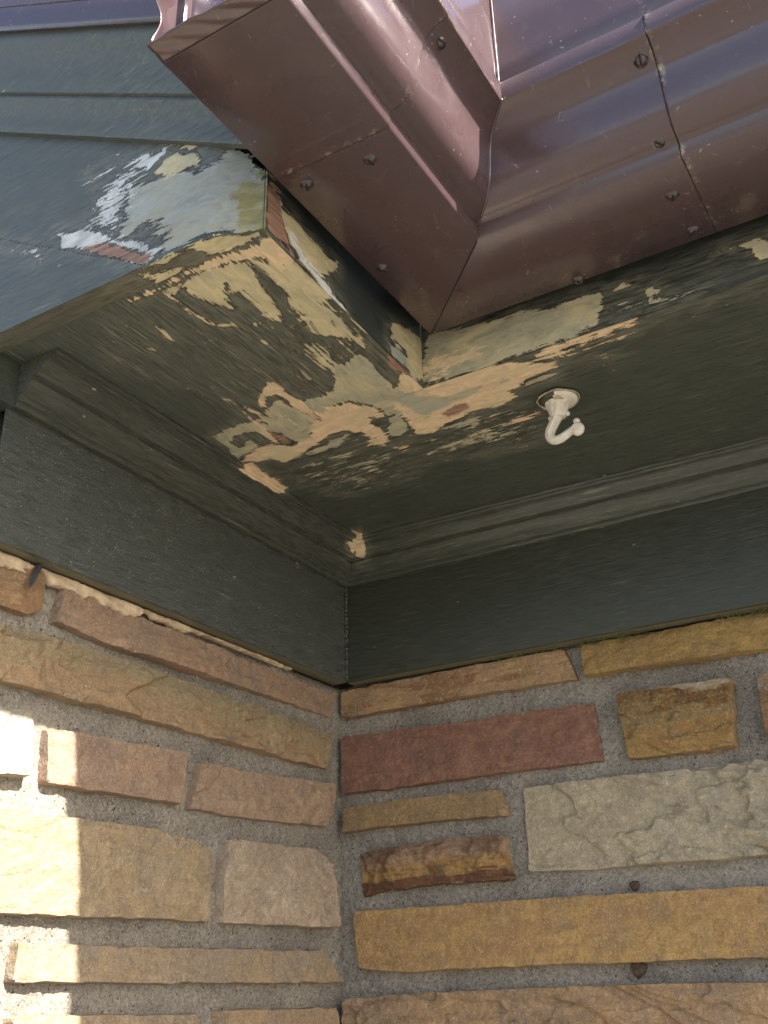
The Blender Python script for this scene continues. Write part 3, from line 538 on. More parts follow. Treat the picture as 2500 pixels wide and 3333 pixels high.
# crown moulding
CROWN = [(-.002, .1815), (.010, .1815), (.0125, .183), (.0135, .186), (.013, .1895), (.0155, .1905), (.0165, .1935), (.019, .195),
         (.024, .197), (.030, .201), (.035, .2065), (.038, .213), (.0375, .2165), (.041, .2175), (.046, .2178), (.0485, .220),
         (.050, .2235), (.053, .228), (.058, .232), (.064, .2345), (.069, .2353), (.0705, .239), (.0765, .2395), (.078, .2415), (.078, .2475)]
def crown(axis, L, mat, parent, res=.004):
    # denser samples near the corner where the paint is chipped
    ss = np.concatenate([np.linspace(0, 1, 40) ** 1 * .16, np.linspace(.163, L, int((L - .16) / .0045))])
    V = []
    for s_ in ss:
        for d, z in CROWN:
            if s_ < .16: a = d + (s_ / .16) * (.16 - d)
            else: a = s_
            wob = .0005 * math.sin(a * 41 + d * 90)
            if axis == 'y': wob -= d * .30 * min(1, max(0, a - .08) / .72)
            V.append((a, d + wob, z) if axis == 'x' else (d + wob, a, z))
    V = np.array(V)
    V[V[:, 0] < 0, 0] = 0 if axis == 'x' else V[V[:, 0] < 0, 0]
    fc = grid_faces(len(ss), len(CROWN))
    PT = [['tan', .001, 1, [(.040, .066), (.058, .082), (.085, .088), (.085, .060), (.070, .058), (.060, .050), (.052, .052)]]]
    PT += [p for p in SP if p[0] == 'tan' and .33 < np.mean([q[0] for q in p[3]]) < .52 and np.mean([q[1] for q in p[3]]) < .115]
    Fd = paint_fields(V[:, 0] + (.245 - V[:, 2]) * .0, V[:, 1], PT)
    low = (V[:, 2] < .2385) & ((V[:, 0] > .12) | (V[:, 1] > .12))
    for q_ in Fd.values(): q_[low] = 0
    o = mesh_obj('crown_moulding', V, fc, mat, parent, attrs=Fd)
    # end cut
    if axis == 'x':
        n = len(CROWN); base = (len(ss) - 1) * n
        me = o.data; bm = bmesh.new(); bm.from_mesh(me); bm.verts.ensure_lookup_table()
        vs = [bm.verts[base + i] for i in range(n)]
        px_, py_, pz_ = parent_world(parent)
        vs.append(bm.verts.new((L - px_, -.002 - py_, .2475 - pz_)))
        bm.faces.new(vs); bm.to_mesh(me); bm.free()
    recalc(o); sharp(o, 28)
    return o
crown('x', .80, m_crown_l, eL)
crown('y', 2.4, m_crown_r, eR)
# short return block at the outer corner beside the moulding end
v, f = box(.8005, .833, -.9, .010, .180, .2463)
o = mesh_obj('corner_block', v, f, paint_mat('corner_block_paint', 'y', (), base=(.045, .055, .040)), eL, smooth=False)

# ------------------------------------------------------------------ rake (gable) trim
rk = empty('gable_rake', (.87, .2, .3), 'blue-grey gable rake board with moulding, peeled to cream primer next to the gutter end', 'rake trim')
K = .583
def rake_cut(a, b):   # a=y, b=z  keep below the moulding
    t = b + K * a
    return (t > .6035) | (poly_sd(a, b, DATA['hole']) > 0)
painted('rake_board', 0, XR - .002, -.5, .4405, ZS + .001, .90, .0032, DATA['rake'], m_rk, rk, facing=1, cut=rake_cut, warp=soften)
# lower board lapped 3 mm proud, below the sloping joint
def low_cut(a, b):
    return (b + K * a > .4145 + .0012 * np.sin(a * 60))
painted('lower_rake_board', 0, XR + .001, -.5, .292, ZS + .0002, .72, .0032, DATA['rake'], m_rk, rk, facing=1, cut=low_cut)
v, f = box(XR - .0215, XR + .0009, -.5, .2915, ZS + .0001, ZS + .004)
painted('board_edge', 2, ZS - .0002, .832, XR + .001, -.5, .4395, .0028, SP, paint_mat('rake_edge_bounce', 'y', lay_s, base=(.105, .105, .075)), rk, facing=-1, warp=strip_warp)  # underside colour lightened to carry the light bounced off the ground
# joint lip (thin shadow gap side)
yy = np.linspace(-.5, .2825, 120)
V = []; 
for y_ in yy:
    z_ = .4145 + .0012 * math.sin(y_ * 60) - K * y_
    V += [(XR - .002, y_, z_), (XR + .001, y_, z_)]
mesh_obj('board_joint', V, grid_faces(len(yy), 2), m_rk, rk)
# sprung moulding, swept down the slope; profile (x offset, t)
RM = [(-.003, .600), (.006, .600), (.008, .603), (.0085, .612), (.009, .622), (.012, .632), (.018, .641), (.023, .647), (.024, .6505), (.0205, .6535),
      (.021, .657), (.026, .659), (.029, .668), (.031, .682), (.034, .697), (.040, .712), (.048, .724), (.054, .7305), (.056, .737), (.056, .748)]
def sweep_rake(name, prof, mat, parent, y0, y1, n, wob=0):
    V = []
    for y_ in np.linspace(y0, y1, n):
        for dx, t in prof:
            w_ = wob * (float(fbm(np.array([y_ * 23 + 3]), np.array([t * 90]))[0]) - .5) if wob else 0
            V.append((.862 + dx + w_, y_, t - K * y_))
    o = mesh_obj(name, V, grid_faces(n, len(prof)), mat, parent)
    recalc(o); sharp(o, 40)
    return o
sweep_rake('rake_moulding', RM, m_rk, rk, -1.0, F2 + .02, 220, .0012)
# bent-metal rake edge
DE = [(.052, .748), (.064, .742), (.0675, .7445), (.069, .748), (.070, .783), (.067, .7835), (.0705, .786), (.0725, .86), (.060, .875)]
rm = empty('rake_flashing', (.93, .2, .6), 'dark purple-brown metal drip edge running along the top of the gable rake', 'flashing')
o = sweep_rake('drip_edge', DE, M_METAL, rm, -1.2, .50, 160, .0006)

# ------------------------------------------------------------------ roof (behind the gutters, above everything)
n = 60
X, Y = np.meshgrid(np.linspace(-2.5, .915, n), np.linspace(-2.5, 2.4, n), indexing='ij')
X = X.ravel(); Y = Y.ravel()
Z = np.maximum(.80 - K * Y, .80 - K * (X - .032))
fc = grid_faces(n, n)
cx = X[fc].mean(1); cy = Y[fc].mean(1)
fc = fc[(cy < F2 + .09) | (cx < F1 + .09)]
rf = mesh_obj('roof', np.stack([X, Y, Z], 1), fc, simple_mat('roof_metal', (.09, .05, .05), .45, .1), None, smooth=False)
tag(rf, 'dark metal roof sloping up behind the gutters, mostly hidden above the eaves', 'roof')

# ------------------------------------------------------------------ gutter
gt = empty('rain_gutter', (.64, .61, .303), 'brown metal rain gutter turning the inside corner of the eaves', 'gutter')
GP = [(.032, .44), (.032, .3045), (.0335, .303), (.1745, .303), (.1765, .305), (.1772, .3215), (.1785, .3235), (.186, .3247), (.193, .3275), (.1995, .3315), (.2050, .3375),
      (.2095, .3455), (.2125, .355), (.2145, .366), (.2160, .378), (.2185, .391), (.2235, .403), (.231, .4105), (.239, .4150), (.2475, .4178), (.2505, .4185),
      (.2515, .4205), (.2515, .4440), (.2505, .4460), (.2465, .4468)]
def gut(name, side, s0, s1, off=0.0, n=60, mitre0=True, prof=GP, wob=.0005, parent=gt, mat=M_METAL, solid=.0012):
    P = np.array(prof)
    # outward offset for overlapping sections
    if off:
        P = P + np.array([off * .8, -off * .6])
    V = []
    TT = np.r_[0, .0015, .004, np.linspace(.01, .99, n - 6), .996, .9985, 1.0]
    for i in range(n):
        for k, (u, z) in enumerate(P):
            if side == 'L':
                a0 = F1 + u if mitre0 else s0
                a = a0 + (s1 - a0) * TT[i]
                c = F2 + u
            else:
                a0 = F2 + u if mitre0 else s0
                a = a0 + (s1 - a0) * TT[i]
                c = F1 + u
            ww = wob * (float(fbm(np.array([a * 7 + k * .31]), np.array([k * .7]))[0]) - .5) * 2
            if mitre0 and i == 0: ww = 0
            V.append((a, c + ww, z + ww * .5) if side == 'L' else (c + ww, a, z + ww * .5))
    o = mesh_obj(name, V, grid_faces(n, len(P)), mat, parent)
    recalc(o); sharp(o, 50)
    md = o.modifiers.new('sheet', 'SOLIDIFY'); md.thickness = solid; md.offset = 0
    return o
SL, SR = .845, .85
gut('corner_section', 'L', 0, SL + .004)
gut('corner_section', 'R', 0, SR + .004)
gut('gutter_section', 'L', SL, 1.030, mitre0=False, off=.0020)
gut('gutter_section', 'R', SR, 2.4, mitre0=False, n=90, off=.0020)
# ragged, hemmed open end of the left run
endp = []
P = np.array(GP)
V = []; rows = 12
for i in range(rows):
    t = i / (rows - 1)
    for k, (u, z) in enumerate(GP[:7]):
        uu = u
        wv = .0022 * math.sin(u * 120 + 1) * t + .0016 * math.sin(u * 61) * t
        dz = -.0016 * math.sin(math.pi * min(1, t * 1.3)) + wv * .6
        V.append((1.030 + .021 * t + wv, F2 + uu + (wv if k < 2 else 0), z + (dz if k >= 1 else 0)))
# finer across the bottom
ug = np.linspace(.0335, .1745, 40)
V = []
for i in range(rows):
    t = i / (rows - 1)
    for u in ug:
        wv = .0010 * math.sin(u * 85 + 1) + .0005 * math.sin(u * 230)
        cr = .0007 * math.sin(u * 190 + t * 5) * math.sin(math.pi * t)
        V.append((1.030 + (.024 + wv) * t - .02 * t * (u - .03), F2 + u, .3018 + cr + (.0015 * t)))
o = mesh_obj('bottom_hem', V, grid_faces(rows, len(ug)), M_METAL, gt); recalc(o)
md = o.modifiers.new('sheet', 'SOLIDIFY'); md.thickness = .0012
zg = np.linspace(.303, .50, 40); V = []
for i in range(rows):
    t = i / (rows - 1)
    for z in zg:
        V.append((1.018 + .034 * t + .002 * math.sin(z * 110) * t, F2 + .0325 + .0035 * math.sin(z * 95 + 1) * t + .010 * t * t, z))
o = mesh_obj('back_flange', V, grid_faces(rows, len(zg)), M_METAL, gt); recalc(o)
md = o.modifiers.new('sheet', 'SOLIDIFY'); md.thickness = .0012
# end cap, inset from the open end
cap = [(F2 + u, z) for u, z in GP]
V = [(1.012, y, z) for y, z in cap]; nc = len(V)
V += [(1.014, y, z) for y, z in cap]
Fc = [tuple(range(nc)), tuple(range(nc, 2 * nc))[::-1]] + [(i, (i + 1) % nc, nc + (i + 1) % nc, nc + i) for i in range(nc)]
M_CAP = metal_mat('end_cap_metal', (.085, .062, .085)); M_CAP.node_tree.nodes['Principled BSDF'].inputs['Metallic'].default_value = .3  # purple tint paints the blue sky reflection into the brown metal
mesh_obj('end_cap', V, Fc, M_CAP, gt, smooth=False)
V, Fc = box(1.014, 1.020, F2 + .046, F2 + .050, .304, .44)
mesh_obj('end_cap_tab', V, Fc, M_METAL, gt, smooth=False)
for side, s_ in (('L', SL), ('R', SR)):
    pth = [((s_ - .0006, F2 + u + .0012, z - .0010) if side == 'L' else (F1 + u + .0006, s_ - .0004, z - .0004)) for u, z in GP[2:-1]]
    V, Fc = tube(pth, .0009, 6); mesh_obj('lap_seam', V, Fc, M_SEAM, gt)
# raised bead where the two front faces meet
bead = [(F1 + u - .0006, F2 + u - .0006, z - .0004) for u, z in GP[4:23]]
for i, b in enumerate(bead):
    pass
V, Fc = tube([(F1 + u + .0006, F2 + u + .0006, z - .0004) for u, z in GP[5:22]], .0017, 8)
mesh_obj('mitre_bead', V, Fc, M_METAL, gt)
V, Fc = tube([(F1 + u, F2 + u, .3022) for u in np.linspace(.036, .173, 20)], .0007, 6)
mesh_obj('mitre_seam', V, Fc, M_DARKGAP, gt)
# splash guard standing on the front lip at the corner
SG = [(.2440, .4450), (.2462, .4470), (.2470, .480), (.2462, .53), (.2470, .600), (.2440, .603)]
for side in 'LR':
    gut('splash_guard', side, 0, 0.96 if side == 'L' else 1.45, prof=SG, n=40, wob=.0009)
V, Fc = tube([(F1 + .2490, F2 + .2490, z) for z in np.linspace(.447, .60, 20)], .0017, 8)
mesh_obj('splash_guard_fold', V, Fc, M_METAL, gt)

# slotted screws
def screw(pos, nrm, ang, tilt=0.0):
    n_ = Vector(nrm).normalized(); p = Vector(pos)
    a = n_.orthogonal().normalized(); b = n_.cross(a)
    a, b = a * math.cos(ang) + b * math.sin(ang), b * math.cos(ang) - a * math.sin(ang)
    if tilt: n_ = (n_ + a * tilt).normalized(); a = (a - n_ * a.dot(n_)).normalized(); b = n_.cross(a)
    r = .0058; rings = [(r * 1.45, -.0006), (r * 1.42, .0006), (r * 1.0, .0009), (r * 1.0, .0022), (r * .88, .0034), (r * .55, .0040)]
    V = []; F = []; seg = 20
    for rad, h in rings:
        for k in range(seg):
            t = 2 * math.pi * k / seg
            V.append(tuple(p + a * rad * math.cos(t) + b * rad * math.sin(t) + n_ * h))
    for i in range(len(rings) - 1):
        for k in range(seg):
            F.append((i * seg + k, i * seg + (k + 1) % seg, (i + 1) * seg + (k + 1) % seg, (i + 1) * seg + k))
    # head halves either side of the slot
    base = len(V)
    V.append(tuple(p + n_ * .0042)); F += [((len(rings) - 1) * seg + k, (len(rings) - 1) * seg + (k + 1) % seg, base) for k in range(seg)]
    o = mesh_obj('screw', V, F, M_SCREW, gt)
    # slot: a recessed dark groove between two raised bars
    for sgn in (-1, 1):
        pass
    w_, L_ = .0011, r * .92
    c = p + n_ * .0040
    V = [tuple(c + a * sx * L_ + b * sy * w_ + n_ * h) for sx in (-1, 1) for sy in (-1, 1) for h in (-.0006, .0004)]
    F = [(0, 1, 3, 2), (4, 6, 7, 5), (0, 4, 5, 1), (2, 3, 7, 6), (0, 2, 6, 4), (1, 5, 7, 3)]
    mesh_obj('slot', V, F, M_DARKGAP, o_parent(o), smooth=False) if False else None
    sl_ = mesh_obj('slot', V, F, M_DARKGAP, gt, smooth=False)
    sl_.parent = o
    sl_.matrix_parent_inverse = Matrix.Identity(4)
    return o
for i, (pos, nrm) in enumerate(DATA['screws']):
    screw(pos, nrm, [.9, .3, 1.2, .1, .8, .35, .6, 1.5, 1.1, 1.9][i], .18 if i >= 8 else .04)

# ------------------------------------------------------------------ stone walls
wl = empty('stone_wall', (.4, -.04, GZ), 'left sandstone wall, its outer end lit by the sun', 'stone wall')
wr = empty('stone_wall', (-.04, .8, GZ), 'right sandstone wall with one red stone and one large grey stone, all in shade', 'stone wall')

def mortar_face(axis, s0, s1, z0, z1, parent, res=.0035):
    nu = int((s1 - s0) / res); nv = int((z1 - z0) / res)
    S, Zz = np.meshgrid(np.linspace(s0, s1, nu), np.linspace(z0, z1, nv), indexing='ij')
    S = S.ravel(); Zz = Zz.ravel(); o_ = 0 if axis == 'x' else 50
    D = -.041 + .005 * (fbm(S * 60 + o_, Zz * 60, 4) - .5) + .006 * (fbm(S * 14 + o_, Zz * 14, 3) - .5) \
        + .0045 * (fbm(S * 190 + o_, Zz * 190, 2) - .5)
    V = np.stack([S, D, Zz], 1) if axis == 'x' else np.stack([D, S, Zz], 1)
    o = mesh_obj('mortar_bed', V, grid_faces(nu, nv), M_MORTAR, parent)
    return o
mortar_face('x', -.052, .80, -.66, .01, wl)
mortar_face('y', -.052, 1.0, -.66, .01, wr)
# rest of the walls down to the ground and along
v, f = box(-.6, .80, -.6, -.053, GZ, -.0); mesh_obj('wall_core', v, f, M_MORTAR, wl, smooth=False)
v, f = box(-.6, .796, -.0529, -.041, GZ, -.655); mesh_obj('wall_core', v, f, M_MORTAR, wl, smooth=False)
v, f = box(-.6, -.053, -.0525, 2.6, GZ, -.0); mesh_obj('wall_core', v, f, M_MORTAR, wr, smooth=False)
v, f = box(-.0529, -.041, -.04, 2.6, GZ, -.655); mesh_obj('wall_core', v, f, M_MORTAR, wr, smooth=False)
v, f = box(-.0529, -.041, 1.0, 2.6, -.6545, -.0); mesh_obj('wall_core', v, f, M_MORTAR, wr, smooth=False)
# gable wall above/behind
v, f = box(-.6, .800, -.62, -.034, .002, .30); mesh_obj('backing', v, f, M_DARKGAP, eL, smooth=False)
v, f = box(-.62, -.034, -.034, 2.5, .002, .30); mesh_obj('backing', v, f, M_DARKGAP, eR, smooth=False)

v, f = box(.01, .829, .0, F2 - .025, .264, .30); mesh_obj('backing', v, f, M_DARKGAP, eL, smooth=False)  # unseen dark slabs added inside the eaves to block sky leaks
v, f = box(.46, .836, F2 - .024, F2 - .004, .264, .43); mesh_obj('backing', v, f, M_DARKGAP, eL, smooth=False)
v, f = box(.834, .840, -.4, F2 - .0245, .2645, .45); mesh_obj('backing', v, f, M_DARKGAP, rk, smooth=False)
v, f = box(.01, F1 - .004, F2 - .02, 2.3, .264, .30); mesh_obj('backing', v, f, M_DARKGAP, eR, smooth=False)

def resample(poly, t):
    p = np.array(poly); d = np.r_[0, np.cumsum(np.hypot(*(p[1:] - p[:-1]).T))]; d /= d[-1]
    return np.interp(t, d, p[:, 0]), np.interp(t, d, p[:, 1])

def stone(axis, top, bot, mat, parent, prot=.016, cleft=.003, steps=0.0, round_=.0018, seed=0, step_dir=1.0, res=.0023, name='stone', bev=None, maxz=-.0015):
    top = [(max(s_, -.03), min(z, maxz) if maxz < 0 else z) for s_, z in top]; bot = [(max(s_, -.03), z) for s_, z in bot]
    L = max(abs(top[-1][0] - top[0][0]), .03); H = max(abs(top[0][1] - bot[0][1]), .02)
    nu = max(8, int(L / res)); nv = max(8, int(H / res))
    t = np.linspace(0, 1, nu); v = np.linspace(0, 1, nv)
    ts, tz = resample(top, t); bs, bz = resample(bot, t)
    T, Vv = np.meshgrid(t, v, indexing='ij')
    S = ts[:, None] * (1 - Vv) + bs[:, None] * Vv
    Zz = tz[:, None] * (1 - Vv) + bz[:, None] * Vv
    dl = T * L; dr = (1 - T) * L; dt = Vv * H; db = (1 - Vv) * H
    # chipped corners: distance with rounded corners
    c = .008
    d = np.minimum(np.minimum(dl, dr), np.minimum(dt, db))
    dx = np.minimum(dl, dr); dy = np.minimum(dt, db)
    cor = np.where((dx < c) & (dy < c), c - np.hypot(c - dx, c - dy), d)
    d = np.minimum(d, cor)
    # uneven edge line
    wob = (fbm(S * 55 + seed, Zz * 55 + seed, 3) - .5)
    edge = np.clip(1 - d / .012, 0, 1)
    S2 = S + wob * .005 * edge; Z2 = Zz + (fbm(S * 40 + seed + 31, Zz * 40, 3) - .5) * .006 * edge
    lo = .5 * (fbm(S * 22 + seed * 3, Zz * 30 + seed, 4) - .5)
    de = d + .004 * (fbm(S * 90 + seed, Zz * 90, 3) - .5)
    lift = np.clip(.30 + .7 * de / round_, .12, 1); lift = 1 - (1 - lift) ** 1.5
    rs = np.random.RandomState(int(seed * 10) % 9973 + 5)
    wx = S + .020 * (fbm(S * 30 + seed, Zz * 30, 4) - .5); wz = Zz + .012 * (fbm(S * 30 + 9, Zz * 40 + seed, 4) - .5)
    cx_, cz_ = S.mean(), Zz.mean()
    fac = np.full(S.shape, 1.0)
    for q_ in range(int(5 + L * 22)):
        px_ = cx_ + (rs.rand() - .5) * L; pz_ = cz_ + (rs.rand() - .5) * H
        sx_, sz_ = rs.normal(0, .07), rs.normal(0, .16)
        rad_ = np.hypot((wx - px_) / 1.6, wz - pz_)
        fac = np.minimum(fac, sx_ * (wx - px_) + sz_ * (wz - pz_) + rad_ * .10 + rs.rand() * .0015)
    fac = fac - fac.mean()
    fac = fac / (np.abs(fac).max() + 1e-9)
    lay_ = fbm(S * 9 + seed, Zz * 95 + S * 10 + seed, 4) - .5
    h = cleft * 1.9 * fac + cleft * .6 * lay_ + cleft * (fbm(S * 16 + seed, Zz * 34 + seed * 2, 4) - .5) * .8 + .0024 * (fbm(S * 110 + seed, Zz * 170, 3) - .5)
    if steps:
        q = fbm(S * 4.2 + seed * 1.7, Zz * 11 * step_dir + S * 4 * step_dir + seed, 5)
        for lv, am in ((.40, 1.0), (.52, .8), (.62, .7)):
            h = h + steps * am * (sstep(lv - .012, lv + .012, q) - .5)
        q2 = fbm(S * 13 + seed * 2.7, Zz * 22 + seed, 3)
        h = h + steps * .5 * (sstep(.53, .56, q2) - .5)
    if bev:   # slanted chamfer at one end: (side, width, depth)
        dd = dl if bev[0] == 'a' else dr
        h = h - bev[2] * np.clip(1 - dd / bev[1], 0, 1)
    base = -.041
    D = base + np.maximum(prot + h, .0055) * lift
    D[0, :] = D[-1, :] = base - .014; D[:, 0] = D[:, -1] = base - .014
    rim = np.clip(1 - d / .015, 0, 1); vpos = 1 - Vv
    if axis == 'x': V = np.stack([S2, D, Z2], -1).reshape(-1, 3)
    else: V = np.stack([D, S2, Z2], -1).reshape(-1, 3)
    fc = grid_faces(nu, nv)
    e = np.cross(V[fc[0][1]] - V[fc[0][0]], V[fc[0][3]] - V[fc[0][0]])
    mid = fc[len(fc) // 2]; e = np.cross(V[mid[1]] - V[mid[0]], V[mid[3]] - V[mid[0]])
    if e[1 if axis == 'x' else 0] < 0: fc = fc[:, ::-1]
    o = mesh_obj(name, V, fc, mat, parent, attrs={'rim': rim.ravel(), 'vpos': vpos.ravel()})
    o.data.set_sharp_from_angle(angle=math.radians(32))
    return o

O = (.36, .235, .115)      # ochre
Yl = (.43, .29, .115)       # yellow sandstone
Pk = (.36, .225, .15)      # pink-buff
Gy = (.33, .27, .18)
Br = (.20, .105, .055)
STL = {
 'L1': (dict(c1=(.38, .22, .11), c2=(.42, .26, .13), c3=(.28, .18, .11), zones=((.45, (.26, .17, .10), .8),)), dict(cleft=.004)),
 'L2': (dict(c1=(.38, .26, .17), c2=(.42, .27, .17), c3=(.42, .24, .13), zones=((.30, (.34, .23, .155), .8),)), dict(cleft=.005, steps=.003)),
 'L3': (dict(c1=(.40, .26, .14), c2=(.42, .30, .17), c3=(.44, .26, .14), zones=((.42, (.34, .27, .145), .9), (.72, (.22, .20, .135), .55))), dict(cleft=.005, steps=.006)),
 'L4': (dict(c1=(.42, .38, .30), c2=(.36, .33, .27), c3=(.45, .38, .28)), dict(cleft=.004, steps=.003)),
 'L5': (dict(c1=(.42, .28, .18), c2=(.36, .25, .18), c3=(.42, .25, .14)), dict(cleft=.0015)),
 'L6': (dict(c1=(.42, .29, .19), c2=(.37, .255, .185), c3=(.42, .26, .15)), dict(cleft=.003, steps=.004)),
 'L7': (dict(c1=(.44, .32, .185), c2=(.36, .285, .19), c3=(.42, .29, .15), band=.5), dict(cleft=.002, steps=.002)),
 'L8': (dict(c1=(.50, .39, .27), c2=(.42, .32, .23), c3=(.46, .32, .20)), dict(cleft=.003, steps=.003)),
 'L9': (dict(c1=(.40, .285, .16), c2=(.33, .26, .19), c3=(.42, .29, .17)), dict(cleft=.0015)),
 'L10': (dict(c1=(.40, .29, .17), c2=(.34, .26, .18), c3=(.42, .28, .15)), dict(cleft=.002)),
 'L11': (dict(c1=(.40, .28, .16), c2=(.36, .26, .17), c3=(.42, .28, .15)), dict(cleft=.003)),
 'L12': (dict(c1=(.40, .26, .18), c2=(.36, .26, .2), c3=(.42, .28, .18)), dict(cleft=.002)),
 'L13': (dict(c1=(.38, .27, .17), c2=(.34, .25, .18), c3=(.42, .28, .15)), dict(cleft=.003)),
}
STR = {
 'R1': (dict(c1=(.44, .29, .15), c2=(.38, .24, .14), c3=(.26, .13, .065), band=.75, angle=-.75), dict(cleft=.003)),
 'R2': (dict(c1=(.42, .275, .095), c2=(.38, .24, .09), c3=(.30, .18, .08)), dict(cleft=.004, steps=.004)),
 'R3': (dict(c1=(.30, .15, .105), c2=(.25, .125, .092), c3=(.31, .165, .10), band=.5), dict(cleft=.0018, bev=('b', .024, .020))),
 'R4': (dict(c1=(.44, .28, .10), c2=(.38, .24, .09), c3=(.30, .16, .07), band=.5, zones=((.45, (.24, .18, .10), .85), (.70, (.13, .055, .028), .95), (.84, (.42, .37, .27), .95))), dict(cleft=.004, steps=.006)),
 'R5': (dict(c1=(.40, .22, .10), c2=(.32, .18, .09), c3=(.19, .09, .05), band=.8, angle=.8, zones=((.72, (.42, .38, .29), .95),)), dict(cleft=.003, steps=.003)),
 'R6': (dict(c1=(.38, .25, .115), c2=(.33, .22, .12), c3=(.26, .18, .10), band=.5), dict(cleft=.003, bev=('b', .014, .008))),
 'R7': (dict(c1=(.15, .07, .042), c2=(.20, .10, .055), c3=(.12, .06, .04), band=.5, zones=((.22, (.46, .28, .10), 1), (.58, (.42, .28, .18), .85), (.80, (.27, .19, .13), .7))), dict(cleft=.004, steps=.005)),
 'R8': (dict(c1=(.50, .42, .28), c2=(.46, .385, .26), c3=(.28, .245, .18), band=.25), dict(cleft=.004, steps=.007, step_dir=-.8)),
 'R9': (dict(c1=(.50, .315, .12), c2=(.45, .27, .12), c3=(.36, .215, .11), band=.45), dict(cleft=.0015)),
 'R10': (dict(c1=(.46, .29, .14), c2=(.38, .26, .165), c3=(.29, .19, .12), band=.4), dict(cleft=.005, steps=.006)),
}
LBL = {'L4': 'pale grey sunlit stone', 'R3': 'dull red stone', 'R8': 'large grey-beige stone with ripple marks', 'R4': 'short brown and yellow stone',
       'R9': 'long smooth orange-yellow stone', 'L3': 'long olive stone', 'L8': 'squarish pinkish-buff stone'}
for i, (k, (mk, gk)) in enumerate(STL.items()):
    t, b = DATA['left'][k]
    if k in ('L2', 'L3', 'L6', 'L11'):
        t[-1][0] -= .022; b[-1][0] -= .022
    o = stone('x', t, b, stone_mat('stone_' + str(i), axis='x', seed=i * 3.1, **mk), wl, seed=i * 11.3, **gk)
    if k in LBL: o['label'] = LBL[k]
for i, (k, (mk, gk)) in enumerate(STR.items()):
    t, b = DATA['right'][k]
    o = stone('y', t, b, stone_mat('stone_b' + str(i), axis='y', seed=40 + i * 2.7, **mk), wr, seed=200 + i * 7.7, **gk)
    if k in LBL: o['label'] = LBL[k]

# foam / filler squeezed out between the left frieze and the top stones
xs = np.linspace(.802, .14, 420); V = []; seg = 9
def smear_depth(x):
    n1 = float(fbm(np.array([x * 45.]), np.array([1.1]), 4)[0]); n2 = float(fbm(np.array([x * 160.]), np.array([4.4]), 3)[0])
    for x0, x1, d in ((.86, .705, .016), (.692, .505, .015), (.490, .395, .009), (.385, .12, .002)):
        if x1 <= x <= x0:
            e = min(1, (x - x1) / .018, (x0 - x) / .018) if x0 < .8 else min(1, (x - x1) / .018)
            return max(.0012, d * (.55 + .9 * n1) * max(0, e) ** .6 + .005 * (n2 - .5))
    return .0012
for i, x in enumerate(xs):
    dep = smear_depth(x)
    for k in range(seg):
        t = k / (seg - 1)
        fold = .0016 * math.sin(t * 9 + x * 60) + .002 * (float(vnoise(np.array([x * 130.]), np.array([t * 5]))[0]) - .5)
        y_ = -.0205 + fold * .7 - .002 * t
        if k == 0: y_ = -.031
        if k == seg - 1: y_ = -.033
        zt = -.0022 - .0012 * float(vnoise(np.array([x * 200.]), np.array([9.]))[0])
        tt = (0 if k == 0 else (k - 1) / (seg - 3)) if k < seg - 1 else 1
        V.append((x, y_, zt - dep * min(1, tt)))
fl_ = mesh_obj('filler_strip', V, grid_faces(len(xs), seg), simple_mat('old_filler', (.50, .39, .25), .85, .35, 70, .9), wl)
recalc(fl_)
# dark crumbly gap above the filler and along the right frieze
for ax, par, L in (('x', wl, .8), ('y', wr, 1.0)):
    V = []; ss = np.linspace(-.02, L, 300)
    for s_ in ss:
        for k in range(4):
            d = -.036 + .0018 * k + .001 * random.random(); z = -.0008 - .0022 * random.random() - .0006 * k
            V.append((s_, d, z) if ax == 'x' else (d, s_, z))
    mesh_obj('crumbled_edge', V, grid_faces(300, 4), simple_mat('crumb_' + ax, (.06, .05, .035), .95, .6, 200, .8), par)

# ------------------------------------------------------------------ hook on the right soffit
hk = empty('plant_hook', (.3255, .573, ZS), 'white ornate hook screwed to the dark green soffit, its round base half bare', 'hook')
s = NT('hook_white'); ci = s.coord()
cc = s.mix(s.rng(s.noise(ci, 160, 4), .3, .7), (.62, .58, .49), (.76, .72, .62))
s.l(cc, s.p.inputs['Base Color']); s.p.inputs['Roughness'].default_value = .42
s.l(s.bump(s.noise(ci, 300, 3), .12, .001), s.p.inputs['Normal'])
M_HOOK = s.m
HC = Vector((.3255, .573, ZS))
def lathe(c, prof, seg=40, sq=None):
    V = []; F = []
    for r, dz in prof:
        for k in range(seg):
            t = 2 * math.pi * k / seg
            rr_ = r * (1 + (sq(t, dz) if sq else 0))
            V.append((c.x + rr_ * math.cos(t), c.y + rr_ * math.sin(t), c.z - dz))
    for i in range(len(prof) - 1):
        for k in range(seg):
            F.append((i * seg + k, i * seg + (k + 1) % seg, (i + 1) * seg + (k + 1) % seg, (i + 1) * seg + k))
    return V, F
V, Fc = lathe(HC, [(.0270, -.001), (.0275, .001), (.0262, .0035), (.0235, .0052), (.019, .0060), (.012, .0064), (.0, .0066)], 48)
n_ = len(V)
# base plate: paint missing on its far-left side
fm = []
for fcs in Fc:
    c = sum((Vector(V[i]) for i in fcs), Vector()) / len(fcs)
    r = math.hypot(c.x - HC.x, c.y - HC.y)
    an = math.atan2(c.y - HC.y, c.x - HC.x)
    dd = (c - HC).dot(Vector((.42, -.90, 0)))
    bare = dd > .006 + .003 * math.sin(an * 9) and r > .011 and (c - HC).dot(Vector((.9, .42, 0))) > -.008
    fm.append(1 if bare else 0)
o = mesh_obj('base_plate', V, Fc, None, hk, mats=[M_HOOK, paint_mat('bare_patch', 'y', (), base=(.05, .052, .034))], fmat=fm)
